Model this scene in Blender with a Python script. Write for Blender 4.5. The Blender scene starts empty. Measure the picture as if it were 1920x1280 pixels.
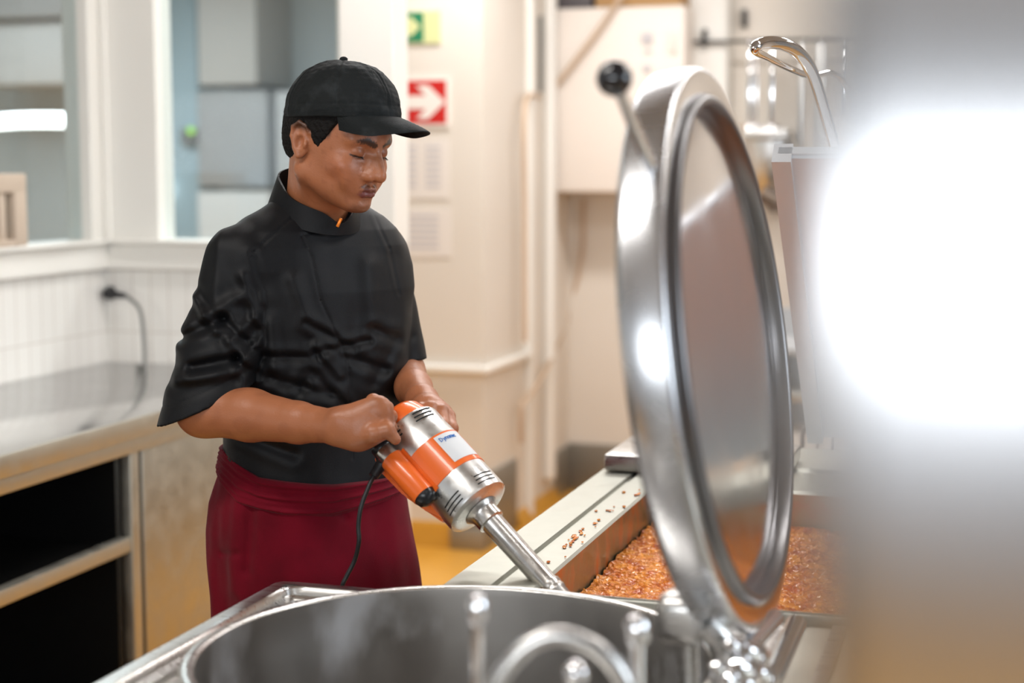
import bpy, bmesh, math
import numpy as np
from mathutils import Vector, Matrix
from math import sin, cos, pi, radians, sqrt, atan2

scene = bpy.context.scene
COL = scene.collection

# ------------------------------------------------------------------ camera
FPX, CAMH = 3000.0, 1.52
YAW, PITCH = radians(17.4), math.atan(320 / 3000.0)
cd = bpy.data.cameras.new('camera')
cd.sensor_width = 36.0
cd.lens = FPX / 1920 * 36
cd.clip_start = 0.02
cd.dof.use_dof = True
cd.dof.focus_distance = 2.66
cd.dof.aperture_fstop = 2.15
cam = bpy.data.objects.new('camera', cd)
COL.objects.link(cam)
cam.location = (0, 0, CAMH)
cam.rotation_euler = (pi / 2 - PITCH, 0, YAW)
scene.camera = cam

# ------------------------------------------------------------------ world and lights
w = bpy.data.worlds.new('world')
scene.world = w
w.use_nodes = True
w.node_tree.nodes['Background'].inputs[0].default_value = (0.94, 0.97, 1.0, 1)
w.node_tree.nodes['Background'].inputs[1].default_value = 0.5

def area(name, loc, rot, sx, sy, power, color=(1, 1, 1)):
    l = bpy.data.lights.new(name, 'AREA')
    l.shape = 'RECTANGLE'
    l.size, l.size_y = sx, sy
    l.energy = power
    l.color = color
    o = bpy.data.objects.new(name, l)
    o.location = loc
    o.rotation_euler = rot
    COL.objects.link(o)
    return o

area('window_daylight', (0.1, -2.3, 1.76), (radians(90), 0, 0), 3.2, 0.72, 58, (0.91, 0.955, 1.0))
area('side_fill', (3.6, 1.9, 2.0), (radians(82), 0, radians(90)), 2.6, 1.3, 60, (0.80, 0.90, 1.0))  # added fill from the right, cools the warm steel
area('ceiling_lamp', (-1.5, 1.0, 2.92), (0, 0, 0), 1.5, 0.3, 26, (1.0, 0.97, 0.93))
area('ceiling_lamp', (0.9, 3.0, 2.92), (0, 0, 0), 1.5, 0.3, 20, (1.0, 0.98, 0.96))
area('ceiling_lamp', (-1.2, 3.9, 2.92), (0, 0, 0), 1.5, 0.3, 26, (1.0, 0.98, 0.97))
area('ceiling_lamp', (-1.5, 5.6, 2.92), (0, 0, 0), 1.5, 0.3, 32, (1.0, 0.98, 0.97))
area('ceiling_lamp', (0.6, 5.6, 2.92), (0, 0, 0), 1.5, 0.3, 34, (1.0, 0.98, 0.96))
area('back_room_fill', (-4.2, 6.4, 2.9), (0, 0, 0), 2.0, 1.0, 70, (0.90, 0.96, 1.0))  # unseen light added for the room behind the windows
area('back_room_fill', (-5.8, 7.2, 2.9), (0, 0, 0), 1.0, 1.0, 18, (0.90, 0.96, 1.0))  # added to brighten the view through the left window

scene.view_settings.view_transform = 'Standard'
scene.view_settings.look = 'None'
scene.view_settings.exposure = 0.38
scene.view_settings.gamma = 1.0
scene.view_settings.use_curve_mapping = False

# ------------------------------------------------------------------ view maths: a pixel of the 1920x1280 photo to a point in the place
_cp, _sp = cos(PITCH), sin(PITCH)
_right = np.array([cos(YAW), sin(YAW), 0.0])
_fw = np.array([-sin(YAW), cos(YAW), 0.0])

def q(px, py, F):
    """point in man frame (R right, F away, Z up) at horizontal distance F"""
    d = np.array([(px - 960) / FPX, _cp - (py - 640) / FPX * _sp, -_sp - (py - 640) / FPX * _cp])
    return np.array([0, 0, CAMH]) + d * F / d[1]

def wd(v):
    return v[0] * _right + v[1] * _fw + np.array([0, 0, v[2]])

def ray(px, py):
    return wd(q(px, py, 1.0)) - np.array([0, 0, CAMH])

def onz(px, py, z):
    d = ray(px, py); return np.array([0, 0, CAMH]) + d * (z - CAMH) / d[2]
def onY(px, py, Y):
    d = ray(px, py); return np.array([0, 0, CAMH]) + d * Y / d[1]
def onX(px, py, X):
    d = ray(px, py); return np.array([0, 0, CAMH]) + d * X / d[0]
def atF(px, py, F):
    return wd(q(px, py, F))

# ------------------------------------------------------------------ materials
def mat(name, color, rough=0.5, metal=0.0, var=None, vscale=6.0, bump=0.0, bscale=60.0, stretch=(1, 1, 1),
        rvar=0.0, emit=None, estr=0.0, spec=0.5, sheen=0.0, sss=0.0, attr=None, coat=0.0, thresh=(0.4, 0.7), detail=3.0, mvar=None):
    m = bpy.data.materials.new(name)
    m.use_nodes = True
    nt = m.node_tree
    b = nt.nodes['Principled BSDF']
    b.inputs['Base Color'].default_value = (*color, 1)
    b.inputs['Roughness'].default_value = rough
    b.inputs['Metallic'].default_value = metal
    b.inputs['Specular IOR Level'].default_value = spec
    b.inputs['Sheen Weight'].default_value = sheen
    b.inputs['Coat Weight'].default_value = coat
    if sss:
        b.inputs['Subsurface Weight'].default_value = sss
        b.inputs['Subsurface Radius'].default_value = (0.6, 0.25, 0.12)
        b.inputs['Subsurface Scale'].default_value = 0.01
    tc = nt.nodes.new('ShaderNodeTexCoord')
    mp = nt.nodes.new('ShaderNodeMapping')
    mp.inputs['Scale'].default_value = stretch
    nt.links.new(tc.outputs['Object'], mp.inputs['Vector'])
    def noise(sc, det=detail):
        n = nt.nodes.new('ShaderNodeTexNoise')
        n.inputs['Scale'].default_value = sc
        n.inputs['Detail'].default_value = det
        nt.links.new(mp.outputs['Vector'], n.inputs['Vector'])
        return n
    base = None
    if attr:
        a = nt.nodes.new('ShaderNodeAttribute')
        a.attribute_name = attr
        base = a.outputs['Color']
        nt.links.new(base, b.inputs['Base Color'])
    if var is not None:
        n = noise(vscale)
        r = nt.nodes.new('ShaderNodeMapRange')
        r.inputs[1].default_value, r.inputs[2].default_value = thresh
        nt.links.new(n.outputs['Fac'], r.inputs[0])
        mx = nt.nodes.new('ShaderNodeMix')
        mx.data_type = 'RGBA'
        nt.links.new(r.outputs[0], mx.inputs[0])
        if base is not None:
            nt.links.new(base, mx.inputs[6])
        else:
            mx.inputs[6].default_value = (*color, 1)
        mx.inputs[7].default_value = (*var, 1)
        nt.links.new(mx.outputs[2], b.inputs['Base Color'])
        if mvar is not None:
            mr = nt.nodes.new('ShaderNodeMapRange')
            mr.inputs[3].default_value, mr.inputs[4].default_value = metal, mvar
            nt.links.new(r.outputs[0], mr.inputs[0])
            nt.links.new(mr.outputs[0], b.inputs['Metallic'])
    if rvar:
        n = noise(vscale * 1.7)
        r = nt.nodes.new('ShaderNodeMapRange')
        r.inputs[1].default_value, r.inputs[2].default_value = 0.3, 0.7
        r.inputs[3].default_value, r.inputs[4].default_value = rough, rough + rvar
        nt.links.new(n.outputs['Fac'], r.inputs[0])
        nt.links.new(r.outputs[0], b.inputs['Roughness'])
    if bump:
        n = noise(bscale)
        bm_ = nt.nodes.new('ShaderNodeBump')
        bm_.inputs['Strength'].default_value = bump
        bm_.inputs['Distance'].default_value = 0.002
        nt.links.new(n.outputs['Fac'], bm_.inputs['Height'])
        nt.links.new(bm_.outputs['Normal'], b.inputs['Normal'])
    if emit:
        b.inputs['Emission Color'].default_value = (*emit, 1)
        b.inputs['Emission Strength'].default_value = estr
    return m

def s2l(r, g, b):
    return tuple(((c / 255) / 12.92 if c / 255 <= 0.04045 else ((c / 255 + 0.055) / 1.055) ** 2.4) for c in (r, g, b))

M = {}
M['steel'] = mat('brushed_steel', (0.62, 0.61, 0.59), 0.24, 1.0, rvar=0.14, vscale=9, bump=0.05, bscale=30, stretch=(1, 12, 12))
M['steel_v'] = mat('brushed_steel_upright', (0.60, 0.585, 0.56), 0.30, 1.0, rvar=0.12, vscale=7, bump=0.06, bscale=25, stretch=(12, 12, 1))
M['polished'] = mat('polished_steel', (0.72, 0.72, 0.72), 0.10, 1.0, rvar=0.07, vscale=6, bump=0.02, bscale=9)
M['panlid'] = mat('pan_lid_steel', (0.74, 0.76, 0.79), 0.40, 0.35)
M['lidband'] = mat('lid_band_steel', (0.66, 0.67, 0.69), 0.24, 1.0, rvar=0.06, vscale=6)
M['gasket'] = mat('dark_lid_seal', (0.20, 0.195, 0.20), 0.32, 0.9)
M['rimsteel'] = mat('dull_pan_rim_steel', (0.44, 0.44, 0.39), 0.42, 1.0, rvar=0.12, vscale=11, bump=0.08, bscale=40)
M['lidface'] = mat('lid_face_steel', (0.80, 0.80, 0.82), 0.09, 1.0, rvar=0.12, vscale=7, bump=0.06, bscale=5)
M['chrome'] = mat('chrome', (0.83, 0.83, 0.84), 0.07, 1.0)
M['dullsteel'] = mat('worn_steel', (0.56, 0.54, 0.47), 0.38, 1.0, rvar=0.15, vscale=11, bump=0.08, bscale=40)
M['potsteel'] = mat('kettle_inner_steel', (0.43, 0.41, 0.385), 0.34, 1.0, var=(0.60, 0.61, 0.63), mvar=0.5, vscale=7, thresh=(0.52, 0.68), rvar=0.2, stretch=(1, 1, 0.6), detail=6)
M['alu'] = mat('scuffed_aluminium', (0.74, 0.74, 0.73), 0.24, 1.0, var=(0.52, 0.52, 0.51), vscale=34, thresh=(0.5, 0.75), rvar=0.16, detail=6)
M['shaft'] = mat('mixer_shaft_steel', (0.60, 0.58, 0.55), 0.22, 1.0, rvar=0.14, vscale=20)
M['orange'] = mat('orange_enamel', s2l(236, 108, 38), 0.30, 0.0, coat=0.35)
M['black'] = mat('black_plastic', (0.012, 0.012, 0.014), 0.28)
M['glossblack'] = mat('glossy_black_ball', (0.010, 0.010, 0.013), 0.06, spec=0.8)
M['rubber'] = mat('black_rubber', (0.014, 0.015, 0.017), 0.45)
M['slot'] = mat('dark_slot', (0.01, 0.01, 0.01), 0.8)
M['label'] = mat('label_paper', (0.68, 0.70, 0.72), 0.45)
M['blue'] = mat('label_blue_print', s2l(30, 110, 190), 0.5)
M['cloth'] = mat('black_jacket_cloth', (0.0036, 0.0040, 0.0052), 0.52, 0.0, bump=0.2, bscale=900, spec=0.24)
M['capcloth'] = mat('black_cap_cotton', (0.0085, 0.0105, 0.011), 0.75, 0.0, var=(0.028, 0.032, 0.034), vscale=38, thresh=(0.5, 0.85), bump=0.4, bscale=420, spec=0.2, detail=8)
M['trouser'] = mat('black_trouser_cloth', (0.012, 0.012, 0.014), 0.8)
M['apron'] = mat('burgundy_cotton', s2l(108, 4, 27), 0.85, 0.0, var=s2l(94, 3, 22), vscale=14, bump=0.3, bscale=700, sheen=0.05, spec=0.15)
M['skin'] = mat('brown_skin', s2l(160, 95, 62), 0.41, 0.0, attr='tone', bump=0.2, bscale=330, sss=0.05, spec=0.55)
M['nail'] = mat('finger_nail', s2l(205, 150, 125), 0.3)
M['hair'] = mat('black_hair', (0.006, 0.005, 0.0045), 0.75, 0.0, bump=1.0, bscale=260, spec=0.2)
M['eyewhite'] = mat('eye', s2l(200, 190, 180), 0.15, attr='tone')
M['zip'] = mat('orange_zip_pull', s2l(240, 130, 30), 0.35, 0.4)
M['wall'] = mat('cream_wall_paint', s2l(221, 213, 202), 0.7, 0.0, var=s2l(216, 207, 195), vscale=1.5)
M['greywall'] = mat('cool_grey_wall_paint', s2l(158, 167, 178), 0.7)
M['white'] = mat('white_frame_paint', s2l(234, 231, 224), 0.5, 0.0)
M['backroom'] = mat('pale_blue_grey_wall', s2l(196, 203, 205), 0.6)
M['backroom2'] = mat('light_grey_panel', s2l(205, 204, 202), 0.6)
M['bluepanel'] = mat('pale_blue_panel', s2l(170, 192, 202), 0.5)
M['greypanel'] = mat('grey_cabinet_paint', s2l(168, 168, 168), 0.5)
M['ceil'] = mat('ceiling_paint', s2l(158, 154, 150), 0.8)
M['ochre'] = mat('ochre_epoxy_floor', s2l(206, 150, 62), 0.30, 0.0, var=s2l(192, 136, 50), vscale=3, bump=0.03, bscale=60)
M['cove'] = mat('ochre_cove', s2l(196, 140, 36), 0.4)
M['guard'] = mat('grey_steel_guard', (0.33, 0.31, 0.27), 0.42, 0.7)
M['beige'] = mat('beige_paint', s2l(196, 178, 160), 0.6)
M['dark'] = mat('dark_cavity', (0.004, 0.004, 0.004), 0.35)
M['red'] = mat('sign_red', s2l(196, 22, 12), 0.5)
M['pink'] = mat('sign_faded_red', s2l(214, 96, 80), 0.5)
M['green'] = mat('sign_green', s2l(22, 122, 84), 0.5)
M['lime'] = mat('sign_pale_green', s2l(214, 216, 158), 0.5)
M['signwhite'] = mat('sign_white', s2l(236, 228, 220), 0.5)
M['paper'] = mat('paper', s2l(226, 218, 210), 0.8)
M['ink'] = mat('faint_ink', s2l(196, 192, 194), 0.8)
M['cable'] = mat('beige_cable', s2l(196, 172, 148), 0.6)
M['greycable'] = mat('grey_cable', s2l(120, 120, 116), 0.5)
M['box'] = mat('cream_enamel', s2l(232, 222, 212), 0.5)
M['cardboard'] = mat('cardboard', s2l(176, 138, 92), 0.8)
M['darkstuff'] = mat('dark_grey_plastic', s2l(84, 78, 80), 0.6)
M['rail'] = mat('black_iron_rail', (0.02, 0.02, 0.02), 0.5)
M['brass'] = mat('brown_valve_metal', (0.16, 0.12, 0.09), 0.4, 0.8)
M['glint'] = mat('reflection_glow', (1, 1, 1), 0.5, emit=(1, 1, 0.98), estr=4.0)  # glow for the two stand-in reflections
M['greenled'] = mat('green_indicator', s2l(150, 220, 60), 0.5, emit=s2l(160, 220, 50), estr=0.8)

# soup with lumps
def soup_mat():
    m = bpy.data.materials.new('tomato_vegetable_soup')
    m.use_nodes = True
    nt = m.node_tree
    b = nt.nodes['Principled BSDF']
    tc = nt.nodes.new('ShaderNodeTexCoord')
    v = nt.nodes.new('ShaderNodeTexVoronoi')
    v.inputs['Scale'].default_value = 110
    n = nt.nodes.new('ShaderNodeTexNoise')
    n.inputs['Scale'].default_value = 45
    n.inputs['Detail'].default_value = 6
    nt.links.new(tc.outputs['Object'], v.inputs['Vector'])
    nt.links.new(tc.outputs['Object'], n.inputs['Vector'])
    r = nt.nodes.new('ShaderNodeValToRGB')
    r.color_ramp.elements[0].position = 0.32
    r.color_ramp.elements[0].color = (*s2l(186, 82, 12), 1)
    r.color_ramp.elements[1].position = 0.66
    r.color_ramp.elements[1].color = (*s2l(246, 160, 66), 1)
    nt.links.new(n.outputs['Fac'], r.inputs[0])
    nt.links.new(r.outputs[0], b.inputs['Base Color'])
    ad = nt.nodes.new('ShaderNodeMath')
    ad.operation = 'ADD'
    nt.links.new(v.outputs['Distance'], ad.inputs[0])
    nt.links.new(n.outputs['Fac'], ad.inputs[1])
    bp = nt.nodes.new('ShaderNodeBump')
    bp.inputs['Strength'].default_value = 1.0
    bp.inputs['Distance'].default_value = 0.008
    nt.links.new(ad.outputs[0], bp.inputs['Height'])
    nt.links.new(bp.outputs['Normal'], b.inputs['Normal'])
    b.inputs['Roughness'].default_value = 0.18
    return m
M['soup'] = soup_mat()

def stain_mat():
    """steel pan wall with dried tomato splashes"""
    m = mat('soup_stained_steel', (0.34, 0.27, 0.15), 0.34, 0.85, var=s2l(176, 92, 34), vscale=26, thresh=(0.44, 0.66), bump=0.25, bscale=70, stretch=(1, 1, 0.7), detail=8, mvar=0.2)
    return m
M['stained'] = stain_mat()

def tile_mat():
    m = bpy.data.materials.new('white_glazed_tiles')
    m.use_nodes = True
    nt = m.node_tree
    b = nt.nodes['Principled BSDF']
    tc = nt.nodes.new('ShaderNodeTexCoord')
    sx = nt.nodes.new('ShaderNodeSeparateXYZ')
    nt.links.new(tc.outputs['Object'], sx.inputs[0])
    add = nt.nodes.new('ShaderNodeMath'); add.operation = 'ADD'
    nt.links.new(sx.outputs[0], add.inputs[0]); nt.links.new(sx.outputs[1], add.inputs[1])
    cx = nt.nodes.new('ShaderNodeCombineXYZ')
    nt.links.new(add.outputs[0], cx.inputs[0]); nt.links.new(sx.outputs[2], cx.inputs[1])
    br = nt.nodes.new('ShaderNodeTexBrick')
    br.offset = 0.0
    br.inputs['Scale'].default_value = 1.0
    br.inputs['Brick Width'].default_value = 0.066
    br.inputs['Row Height'].default_value = 0.20
    br.inputs['Mortar Size'].default_value = 0.0022
    br.inputs['Color1'].default_value = (*s2l(232, 229, 223), 1)
    br.inputs['Color2'].default_value = (*s2l(229, 226, 220), 1)
    br.inputs['Mortar'].default_value = (*s2l(205, 198, 190), 1)
    nt.links.new(cx.outputs[0], br.inputs['Vector'])
    nt.links.new(br.outputs['Color'], b.inputs['Base Color'])
    b.inputs['Roughness'].default_value = 0.25
    return m
M['tile'] = tile_mat()

def glass_mat():
    m = bpy.data.materials.new('window_glass')
    m.use_nodes = True
    nt = m.node_tree
    for n in list(nt.nodes):
        nt.nodes.remove(n)
    out = nt.nodes.new('ShaderNodeOutputMaterial')
    tr = nt.nodes.new('ShaderNodeBsdfTransparent')
    tr.inputs[0].default_value = (0.90, 0.95, 0.96, 1)
    gl = nt.nodes.new('ShaderNodeBsdfGlossy')
    gl.inputs['Roughness'].default_value = 0.04
    lw = nt.nodes.new('ShaderNodeLayerWeight')
    pw = nt.nodes.new('ShaderNodeMath'); pw.operation = 'POWER'; pw.inputs[1].default_value = 4.0
    ma = nt.nodes.new('ShaderNodeMath'); ma.operation = 'MULTIPLY_ADD'; ma.inputs[1].default_value = 0.45; ma.inputs[2].default_value = 0.04
    nt.links.new(lw.outputs['Facing'], pw.inputs[0])
    nt.links.new(pw.outputs[0], ma.inputs[0])
    mx = nt.nodes.new('ShaderNodeMixShader')
    nt.links.new(ma.outputs[0], mx.inputs[0])
    nt.links.new(tr.outputs[0], mx.inputs[1])
    nt.links.new(gl.outputs[0], mx.inputs[2])
    nt.links.new(mx.outputs[0], out.inputs[0])
    return m
M['glass'] = glass_mat()

# ------------------------------------------------------------------ object helpers
def obj(name, bm, m, parent=None, smooth=True, angle=40):
    """bm holds WORLD (or root-frame, when the parent is rotated) coordinates"""
    me = bpy.data.meshes.new(name)
    if isinstance(bm, bmesh.types.BMesh):
        bmesh.ops.recalc_face_normals(bm, faces=bm.faces[:])
        bm.to_mesh(me)
        bm.free()
    else:
        v, f = bm
        me.from_pydata([tuple(x) for x in v], [], [tuple(int(i) for i in x) for x in f])
    ms = m if isinstance(m, (list, tuple)) else [m]
    for x in ms:
        me.materials.append(x)
    o = bpy.data.objects.new(name, me)
    COL.objects.link(o)
    if smooth:
        me.polygons.foreach_set('use_smooth', [True] * len(me.polygons))
        if angle < 180:
            me.set_sharp_from_angle(angle=radians(angle))
    if parent is not None:
        off = parent['_w']
        me.transform(Matrix.Translation((-off[0], -off[1], -off[2])))
        o.parent = parent
        o['_w'] = off
        if '_sub' in parent:
            pass
    me.update()
    return o

ROOTS = []
def thing(name, label, cat, loc=(0, 0, 0), rotz=0.0, group=None):
    o = bpy.data.objects.new(name, None)
    o.empty_display_size = 0.1
    o.location = loc
    o.rotation_euler = (0, 0, rotz)
    o['_w'] = tuple(float(x) for x in loc)
    COL.objects.link(o)
    o['label'] = label
    o['category'] = cat
    if group:
        o['group'] = group
    return o

def tag(o, label, cat, group=None):
    o['label'] = label
    o['category'] = cat
    if group:
        o['group'] = group
    return o

def struct(name, bm, m, parent=None, smooth=False):
    o = obj(name, bm, m, parent, smooth)
    if parent is None:
        o['kind'] = 'structure'
    return o

def recentre(o):
    """move a single-mesh thing's origin to the base of its mesh"""
    me = o.data
    co = np.array([v.co[:] for v in me.vertices])
    c = ((co[:, 0].min() + co[:, 0].max()) / 2, (co[:, 1].min() + co[:, 1].max()) / 2, co[:, 2].min())
    me.transform(Matrix.Translation((-c[0], -c[1], -c[2])))
    o.location = c
    return o

def B():
    return bmesh.new()

def box(bm, x0, x1, y0, y1, z0, z1, bev=0.0, seg=2):
    t = bmesh.new()
    bmesh.ops.create_cube(t, size=1)
    for v in t.verts:
        v.co = Vector(((x0 + x1) / 2 + v.co.x * (x1 - x0), (y0 + y1) / 2 + v.co.y * (y1 - y0), (z0 + z1) / 2 + v.co.z * (z1 - z0)))
    if bev:
        bmesh.ops.bevel(t, geom=t.edges[:], offset=bev, segments=seg, affect='EDGES', profile=0.5)
    return merge(bm, t)

def merge(bm, t, mtx=None):
    if mtx is not None:
        bmesh.ops.transform(t, matrix=mtx, verts=t.verts[:])
    me = bpy.data.meshes.new('tmp')
    t.to_mesh(me)
    t.free()
    bm.from_mesh(me)
    bpy.data.meshes.remove(me)
    return bm

def frame_from(d):
    d = Vector(d).normalized()
    a = Vector((0, 0, 1)) if abs(d.z) < 0.9 else Vector((1, 0, 0))
    u = d.cross(a).normalized()
    v = d.cross(u).normalized()
    return d, u, v

def tube(bm, pts, r, n=14, closed=False, caps=True):
    """swept tube; r a number or a list; parallel transported"""
    P = [Vector(tuple(p)) for p in pts]
    R = r if isinstance(r, (list, tuple)) else [r] * len(P)
    rings = []
    N = len(P)
    u = None
    for i in range(N):
        if closed:
            t = (P[(i + 1) % N] - P[i - 1]).normalized()
        else:
            t = (P[min(i + 1, N - 1)] - P[max(i - 1, 0)]).normalized()
        if u is None:
            _, u, _ = frame_from(t)
        u = (u - t * u.dot(t)).normalized()
        v = t.cross(u)
        rings.append([bm.verts.new(P[i] + (u * cos(2 * pi * k / n) + v * sin(2 * pi * k / n)) * R[i]) for k in range(n)])
    rng = range(N) if closed else range(N - 1)
    for i in rng:
        a, b = rings[i], rings[(i + 1) % N]
        for k in range(n):
            bm.faces.new((a[k], a[(k + 1) % n], b[(k + 1) % n], b[k]))
    if caps and not closed:
        bm.faces.new(rings[0][::-1])
        bm.faces.new(rings[-1])
    return bm

def smoothpts(pts, n=8):
    """Catmull-Rom through the points"""
    P = [np.array(p, float) for p in pts]
    P = [2 * P[0] - P[1]] + P + [2 * P[-1] - P[-2]]
    out = []
    for i in range(1, len(P) - 2):
        for k in range(n):
            t = k / n
            a, b, c, d = P[i - 1], P[i], P[i + 1], P[i + 2]
            out.append(0.5 * ((2 * b) + (c - a) * t + (2 * a - 5 * b + 4 * c - d) * t * t + (3 * b - a - 3 * c + d) * t ** 3))
    out.append(P[-2])
    return out

def lathe(bm, prof, origin, axis=(0, 0, 1), n=96, close_ends=False):
    """prof: list of (radius, distance along the axis)"""
    d, u, v = frame_from(axis)
    O = Vector(tuple(origin))
    rings = []
    for (r, h) in prof:
        if r < 1e-6:
            rings.append([bm.verts.new(O + d * h)])
        else:
            rings.append([bm.verts.new(O + d * h + (u * cos(2 * pi * k / n) + v * sin(2 * pi * k / n)) * r) for k in range(n)])
    for a, b in zip(rings[:-1], rings[1:]):
        for k in range(n):
            k2 = (k + 1) % n
            if len(a) == 1 and len(b) == 1:
                continue
            if len(a) == 1:
                bm.faces.new((a[0], b[k2], b[k]))
            elif len(b) == 1:
                bm.faces.new((a[k], a[k2], b[0]))
            else:
                bm.faces.new((a[k], a[k2], b[k2], b[k]))
    if close_ends:
        for rg, rev in ((rings[0], True), (rings[-1], False)):
            if len(rg) > 2:
                bm.faces.new(rg[::-1] if rev else rg)
    return bm

def prism(bm, pts, off):
    """closed polygon (3d points) extruded by vector off"""
    a = [bm.verts.new(Vector(tuple(p))) for p in pts]
    b = [bm.verts.new(Vector(tuple(p)) + Vector(tuple(off))) for p in pts]
    bm.faces.new(a[::-1]); bm.faces.new(b)
    for i in range(len(a)):
        j = (i + 1) % len(a)
        bm.faces.new((a[i], a[j], b[j], b[i]))
    return bm

def ball(bm, c, r, seg=24, sc=(1, 1, 1)):
    t = bmesh.new()
    bmesh.ops.create_uvsphere(t, u_segments=seg, v_segments=seg // 2, radius=1)
    for v in t.verts:
        v.co = Vector((c[0] + v.co.x * r * sc[0], c[1] + v.co.y * r * sc[1], c[2] + v.co.z * r * sc[2]))
    return merge(bm, t)

# ================================================================== SETTING
XL, YW, YC, YB, XS = -2.82, 4.57, 6.02, 7.31, -2.007     # left wall, window wall, column front, back wall, side wall
struct('floor', box(B(), -8, 4, -2.8, 9.4, -0.1, 0), M['ochre'])
struct('ceiling', box(B(), -8, 4, -2.8, 9.4, 3.0, 3.1), M['ceil'])
struct('wall_front', box(B(), -3, 4, -2.8, -2.65, 0, 3), M['greywall'])
struct('wall_right', box(B(), 3.85, 4, -2.65, 9.2, 0, 3), M['greywall'])
SILL = 1.29
# left wall: below the sill, above the head, and its window post
struct('wall_left', box(box(B(), XL - 0.12, XL, -2.65, YW + 0.12, 0, SILL - 0.002), XL - 0.12, XL, -2.65, YW + 0.12, 2.5, 3), M['tile'])
bm = B()
box(bm, XL, XL + 0.70 + 0.31, YW, YW + 0.12, 0, SILL - 0.002)
struct('wall_window', bm, M['tile'])
bm = B()
box(bm, XL, -1.806, YW - 0.001, YW + 0.12, 2.5, 3)
struct('trim_1', bm, M['white'])
# window 1 in the left wall
yj = 4.496
r1 = thing('window_1', '', '', (XL - 0.06, 3.0, SILL)); r1['kind'] = 'structure'
for k in ('label', 'category'):
    del r1[k]
bm = B()
box(bm, XL - 0.09, XL + 0.004, yj, YW + 0.12, SILL, 2.5, 0.004)
box(bm, XL - 0.09, XL + 0.004, 1.2, 1.27, SILL, 2.5, 0.004)
box(bm, XL - 0.09, XL + 0.004, 1.27, yj, 2.42, 2.5, 0.004)
struct('window_frame', bm, M['white'], r1)
bm = B()
box(bm, XL - 0.04, XL - 0.034, 1.27, yj, SILL, 2.42)
struct('pane', bm, M['glass'], r1)
bm = B()
box(bm, XL - 0.10, XL + 0.05, 1.2, YW - 0.02, SILL - 0.002, SILL + 0.01, 0.004)
box(bm, XL, XL + 0.025, 1.2, YW - 0.02, SILL - 0.085, SILL - 0.002, 0.006)
struct('window_sill', bm, M['white'], r1)
# window 2 in the window wall
r2 = thing('window_2', '', '', (-2.3, YW + 0.06, SILL)); r2['kind'] = 'structure'
for k in ('label', 'category'):
    del r2[k]
bm = B()
box(bm, XL + 0.006, -2.617, YW - 0.004, YW + 0.10, SILL, 2.5, 0.004)
box(bm, XL + 0.006, XL + 0.03, YW - 0.014, YW, SILL, 2.5, 0.004)
box(bm, -1.985, -1.806, YW - 0.004, YW + 0.118, SILL, 2.5, 0.004)
box(bm, -2.617, -1.985, YW - 0.004, YW + 0.10, 2.42, 2.5, 0.004)
struct('window_frame', bm, M['white'], r2)
struct('pane', box(B(), -2.617, -1.985, YW + 0.034, YW + 0.04, SILL, 2.42), M['glass'], r2)
bm = B()
box(bm, XL + 0.02, -1.806, YW - 0.05, YW + 0.118, SILL - 0.002, SILL + 0.01, 0.004)
box(bm, XL + 0.02, -1.806, YW - 0.025, YW, SILL - 0.085, SILL - 0.002, 0.006)
struct('window_sill', bm, M['white'], r2)

# column, side wall and back wall
bm = B()
box(bm, -2.62, XS, YC, YB + 0.1, 0, 3)
struct('wall_column', bm, M['wall'])
struct('wall_back', box(B(), XS, 4, YB, YB + 0.1, 0, 3), M['wall'])
bm = B()
box(bm, -2.62, XS + 0.03, YC - 0.03, YC, 0.715, 0.745, 0.008)
box(bm, XS, XS + 0.03, YC, 6.6, 0.715, 0.745, 0.008)
struct('trim_2', bm, M['white'])
bm = B()
box(bm, XS, XS + 0.03, 6.598, 6.64, 0.0, 3, 0.006)
box(bm, XS, XS + 0.05, 6.86, 6.93, 0.12, 3, 0.02)
struct('trim_3', bm, M['white'])
bm = B()
prism(bm, [(-2.62, YC, 0.0), (-2.62, YC - 0.04, 0.0), (-2.62, YC - 0.012, 0.09), (-2.62, YC, 0.10)], (2.62 - 2.10, 0, 0))
struct('baseboard_column', bm, M['cove'])
bm = B()
prism(bm, [(XS, 6.44, 0.0), (XS + 0.04, 6.44, 0.0), (XS + 0.012, 6.44, 0.05), (XS, 6.44, 0.06)], (0, 0.6, 0))
struct('baseboard_side', bm, M['cove'])
bm = B()
prism(bm, [(3.8, YB, 0.0), (3.8, YB - 0.04, 0.0), (3.8, YB - 0.012, 0.05), (3.8, YB, 0.06)], (-3.9, 0, 0))
struct('baseboard_back', bm, M['cove'])

# steel guards at the foot of the column and the far corner
bm = B()
box(bm, -2.136, XS + 0.012, YC - 0.045, YC - 0.001, 0.0, 0.09, 0.003)
box(bm, -2.136, XS + 0.012, YC - 0.014, YC, 0.085, 0.30, 0.003)
box(bm, XS, XS + 0.014, YC, 6.44, 0.0, 0.30, 0.003)
tag(recentre(obj('corner_guard', bm, M['guard'])), 'low grey steel guard wrapped round the foot of the cream column', 'guard')
bm = B()
box(bm, XS, XS + 0.014, 7.04, YB, 0.0, 0.22, 0.003)
box(bm, XS, XS + 0.9, YB - 0.014, YB, 0.0, 0.225, 0.003)
tag(recentre(obj('wall_guard', bm, M['guard'])), 'grey steel kick plate along the foot of the far back wall', 'guard')

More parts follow.
